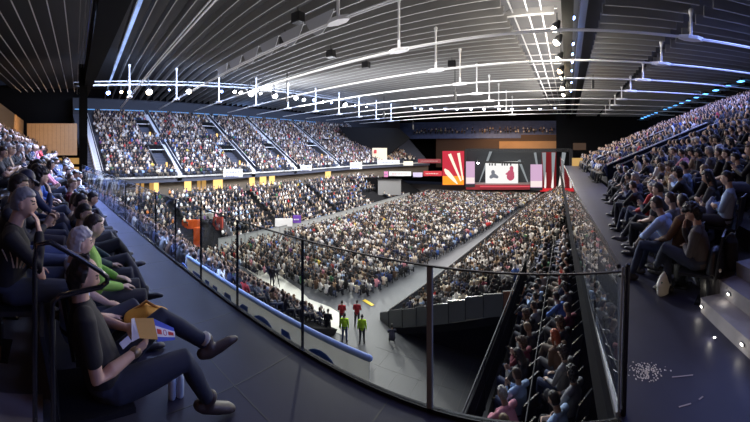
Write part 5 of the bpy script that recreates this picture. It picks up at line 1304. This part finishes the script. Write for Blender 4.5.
# ------------------------------------------------------------------ guards and crew on the arena floor
YV, RV = (.50, .80, .02), (.42, .02, .03)
for px, py, kit, top, tr, lab in ((344.5, 342, 'stand', YV, (.05, .08, .18), 'guard in yellow vest and blue jeans standing on the arena floor'), (362, 343.5, 'stand', YV, (.012, .012, .014), 'guard in yellow vest and black trousers standing on the arena floor'),
        (342, 327, 'standfold', RV, (.02, .02, .02), 'steward in red vest standing before the crowd, left of two'), (357, 326.5, 'standfold', RV, (.02, .02, .02), 'steward in red vest standing before the crowd, right of two'),
        (328, 337, 'standfold', (.012, .012, .014), (.012, .012, .014), 'crew member in black standing beside the white cloth'), (272, 286, 'stand', (.012, .012, .014), (.02, .02, .02), 'crew member in black standing on the pale path'),
        (227, 238, 'stand', YV, (.02, .02, .03), 'steward in yellow vest standing by the orange entrance')):
    p = on_plane(px, py, -9.97); person(kit, p, (-.45, .85), top, tr, 'short', (.012, .010, .009), label=lab, group='crew on the arena floor')
p = on_plane(375, 341, -9.99)
person('knees', (p.x+1.2, p.y, -10.0), (-.5, .85), (.03, .03, .06), (.02, .02, .03), 'short', (.01, .01, .01), label='person in dark clothes crouching on the arena floor beside the dark opening', group='crew on the arena floor')
o = empty('tripod_camera', on_plane(277, 286, -9.975)); m = MB()
for k in range(3): m = MB(); m.bar((.35*cos(2.1*k), .35*sin(2.1*k), 0), (0, 0, 1.2), .04); m.build('leg', M_rail, o)
m = MB(); m.box(-.1, .1, -.22, .22, 1.2, 1.42); m.build('camera_body', M_seat, o); m = MB(); m.loft([(0, .2, 1.31), (0, .42, 1.31)], [.07, .09], 10); m.build('lens', M_rail, o)
tag(o, 'video camera on a black tripod standing on the pale path', 'camera')
o = empty('rail_stand', on_plane(316, 333, -9.99)); m = MB()
for x in (-1.1, 0, 1.1): m.bar((x, 0, 0), (x, 0, 1.1), .05)
m.bar((-1.1, 0, 1.1), (1.1, 0, 1.1), .05); m.bar((-1.1, 0, .55), (1.1, 0, .55), .04); m.build('frame', M_rail, o); tag(o, 'black crowd rail on the arena floor under the white cloth', 'rail')
cw = o.location; m = MB()
for i in range(8):
    x0, x1 = -.45+.11*i, -.45+.11*(i+1); y0, y1 = .03*sin(i*1.7), .03*sin(i*1.7+1.7)
    m.hexa([(x0, -.06+y0, .35), (x1, -.06+y1, .35), (x1, -.04+y1, .35), (x0, -.04+y0, .35), (x0, -.05, 1.15), (x1, -.05, 1.15), (x1, -.03, 1.15), (x0, -.03, 1.15)])
c = m.build('white_cloth', M_white); c.location = cw+Vector((.2, 0, 0)); tag(c, 'white cloth hung over the black crowd rail near the guards', 'cloth')

# ------------------------------------------------------------------ every loose piece of a part becomes a part of its own
def split_islands(o):
    me = o.data; n = len(me.vertices); par = list(range(n))
    def find(i):
        while par[i] != i: par[i] = par[par[i]]; i = par[i]
        return i
    for e in me.edges:
        a, b = find(e.vertices[0]), find(e.vertices[1])
        if a != b: par[a] = b
    roots = {}
    for i in range(n): roots.setdefault(find(i), []).append(i)
    if not 1 < len(roots) <= 60: return
    fac = {}
    for p in me.polygons: fac.setdefault(find(p.vertices[0]), []).append(p)
    name = o.name.split('.')[0]; first = True
    for r, vs in roots.items():
        mp = {v: k for k, v in enumerate(vs)}; nm = bpy.data.meshes.new(name)
        nm.from_pydata([me.vertices[v].co[:] for v in vs], [], [[mp[v] for v in p.vertices] for p in fac.get(r, [])])
        for m in me.materials: nm.materials.append(m)
        for q, p in zip(nm.polygons, fac.get(r, [])): q.material_index = p.material_index; q.use_smooth = p.use_smooth
        if first: o.data = nm; first = False
        else: c = o.copy(); c.data = nm; COL.objects.link(c)
KEEP = {'lettering', 'bone_print', 'red_band', 'round_emblem', 'crowd', 'body', 'top', 'trousers', 'hair', 'shoe', 'person', 'backrest', 'pedestal', 'cap'}
done = set()
for o in list(COL.objects):
    if o.type == 'MESH' and o.parent is not None and (o.name.split('.')[0] not in KEEP or (o.name.startswith('lettering') and o.parent.name.startswith('sign'))) and o.data.users == 1 and len(o.data.vertices) < 2500: split_islands(o)
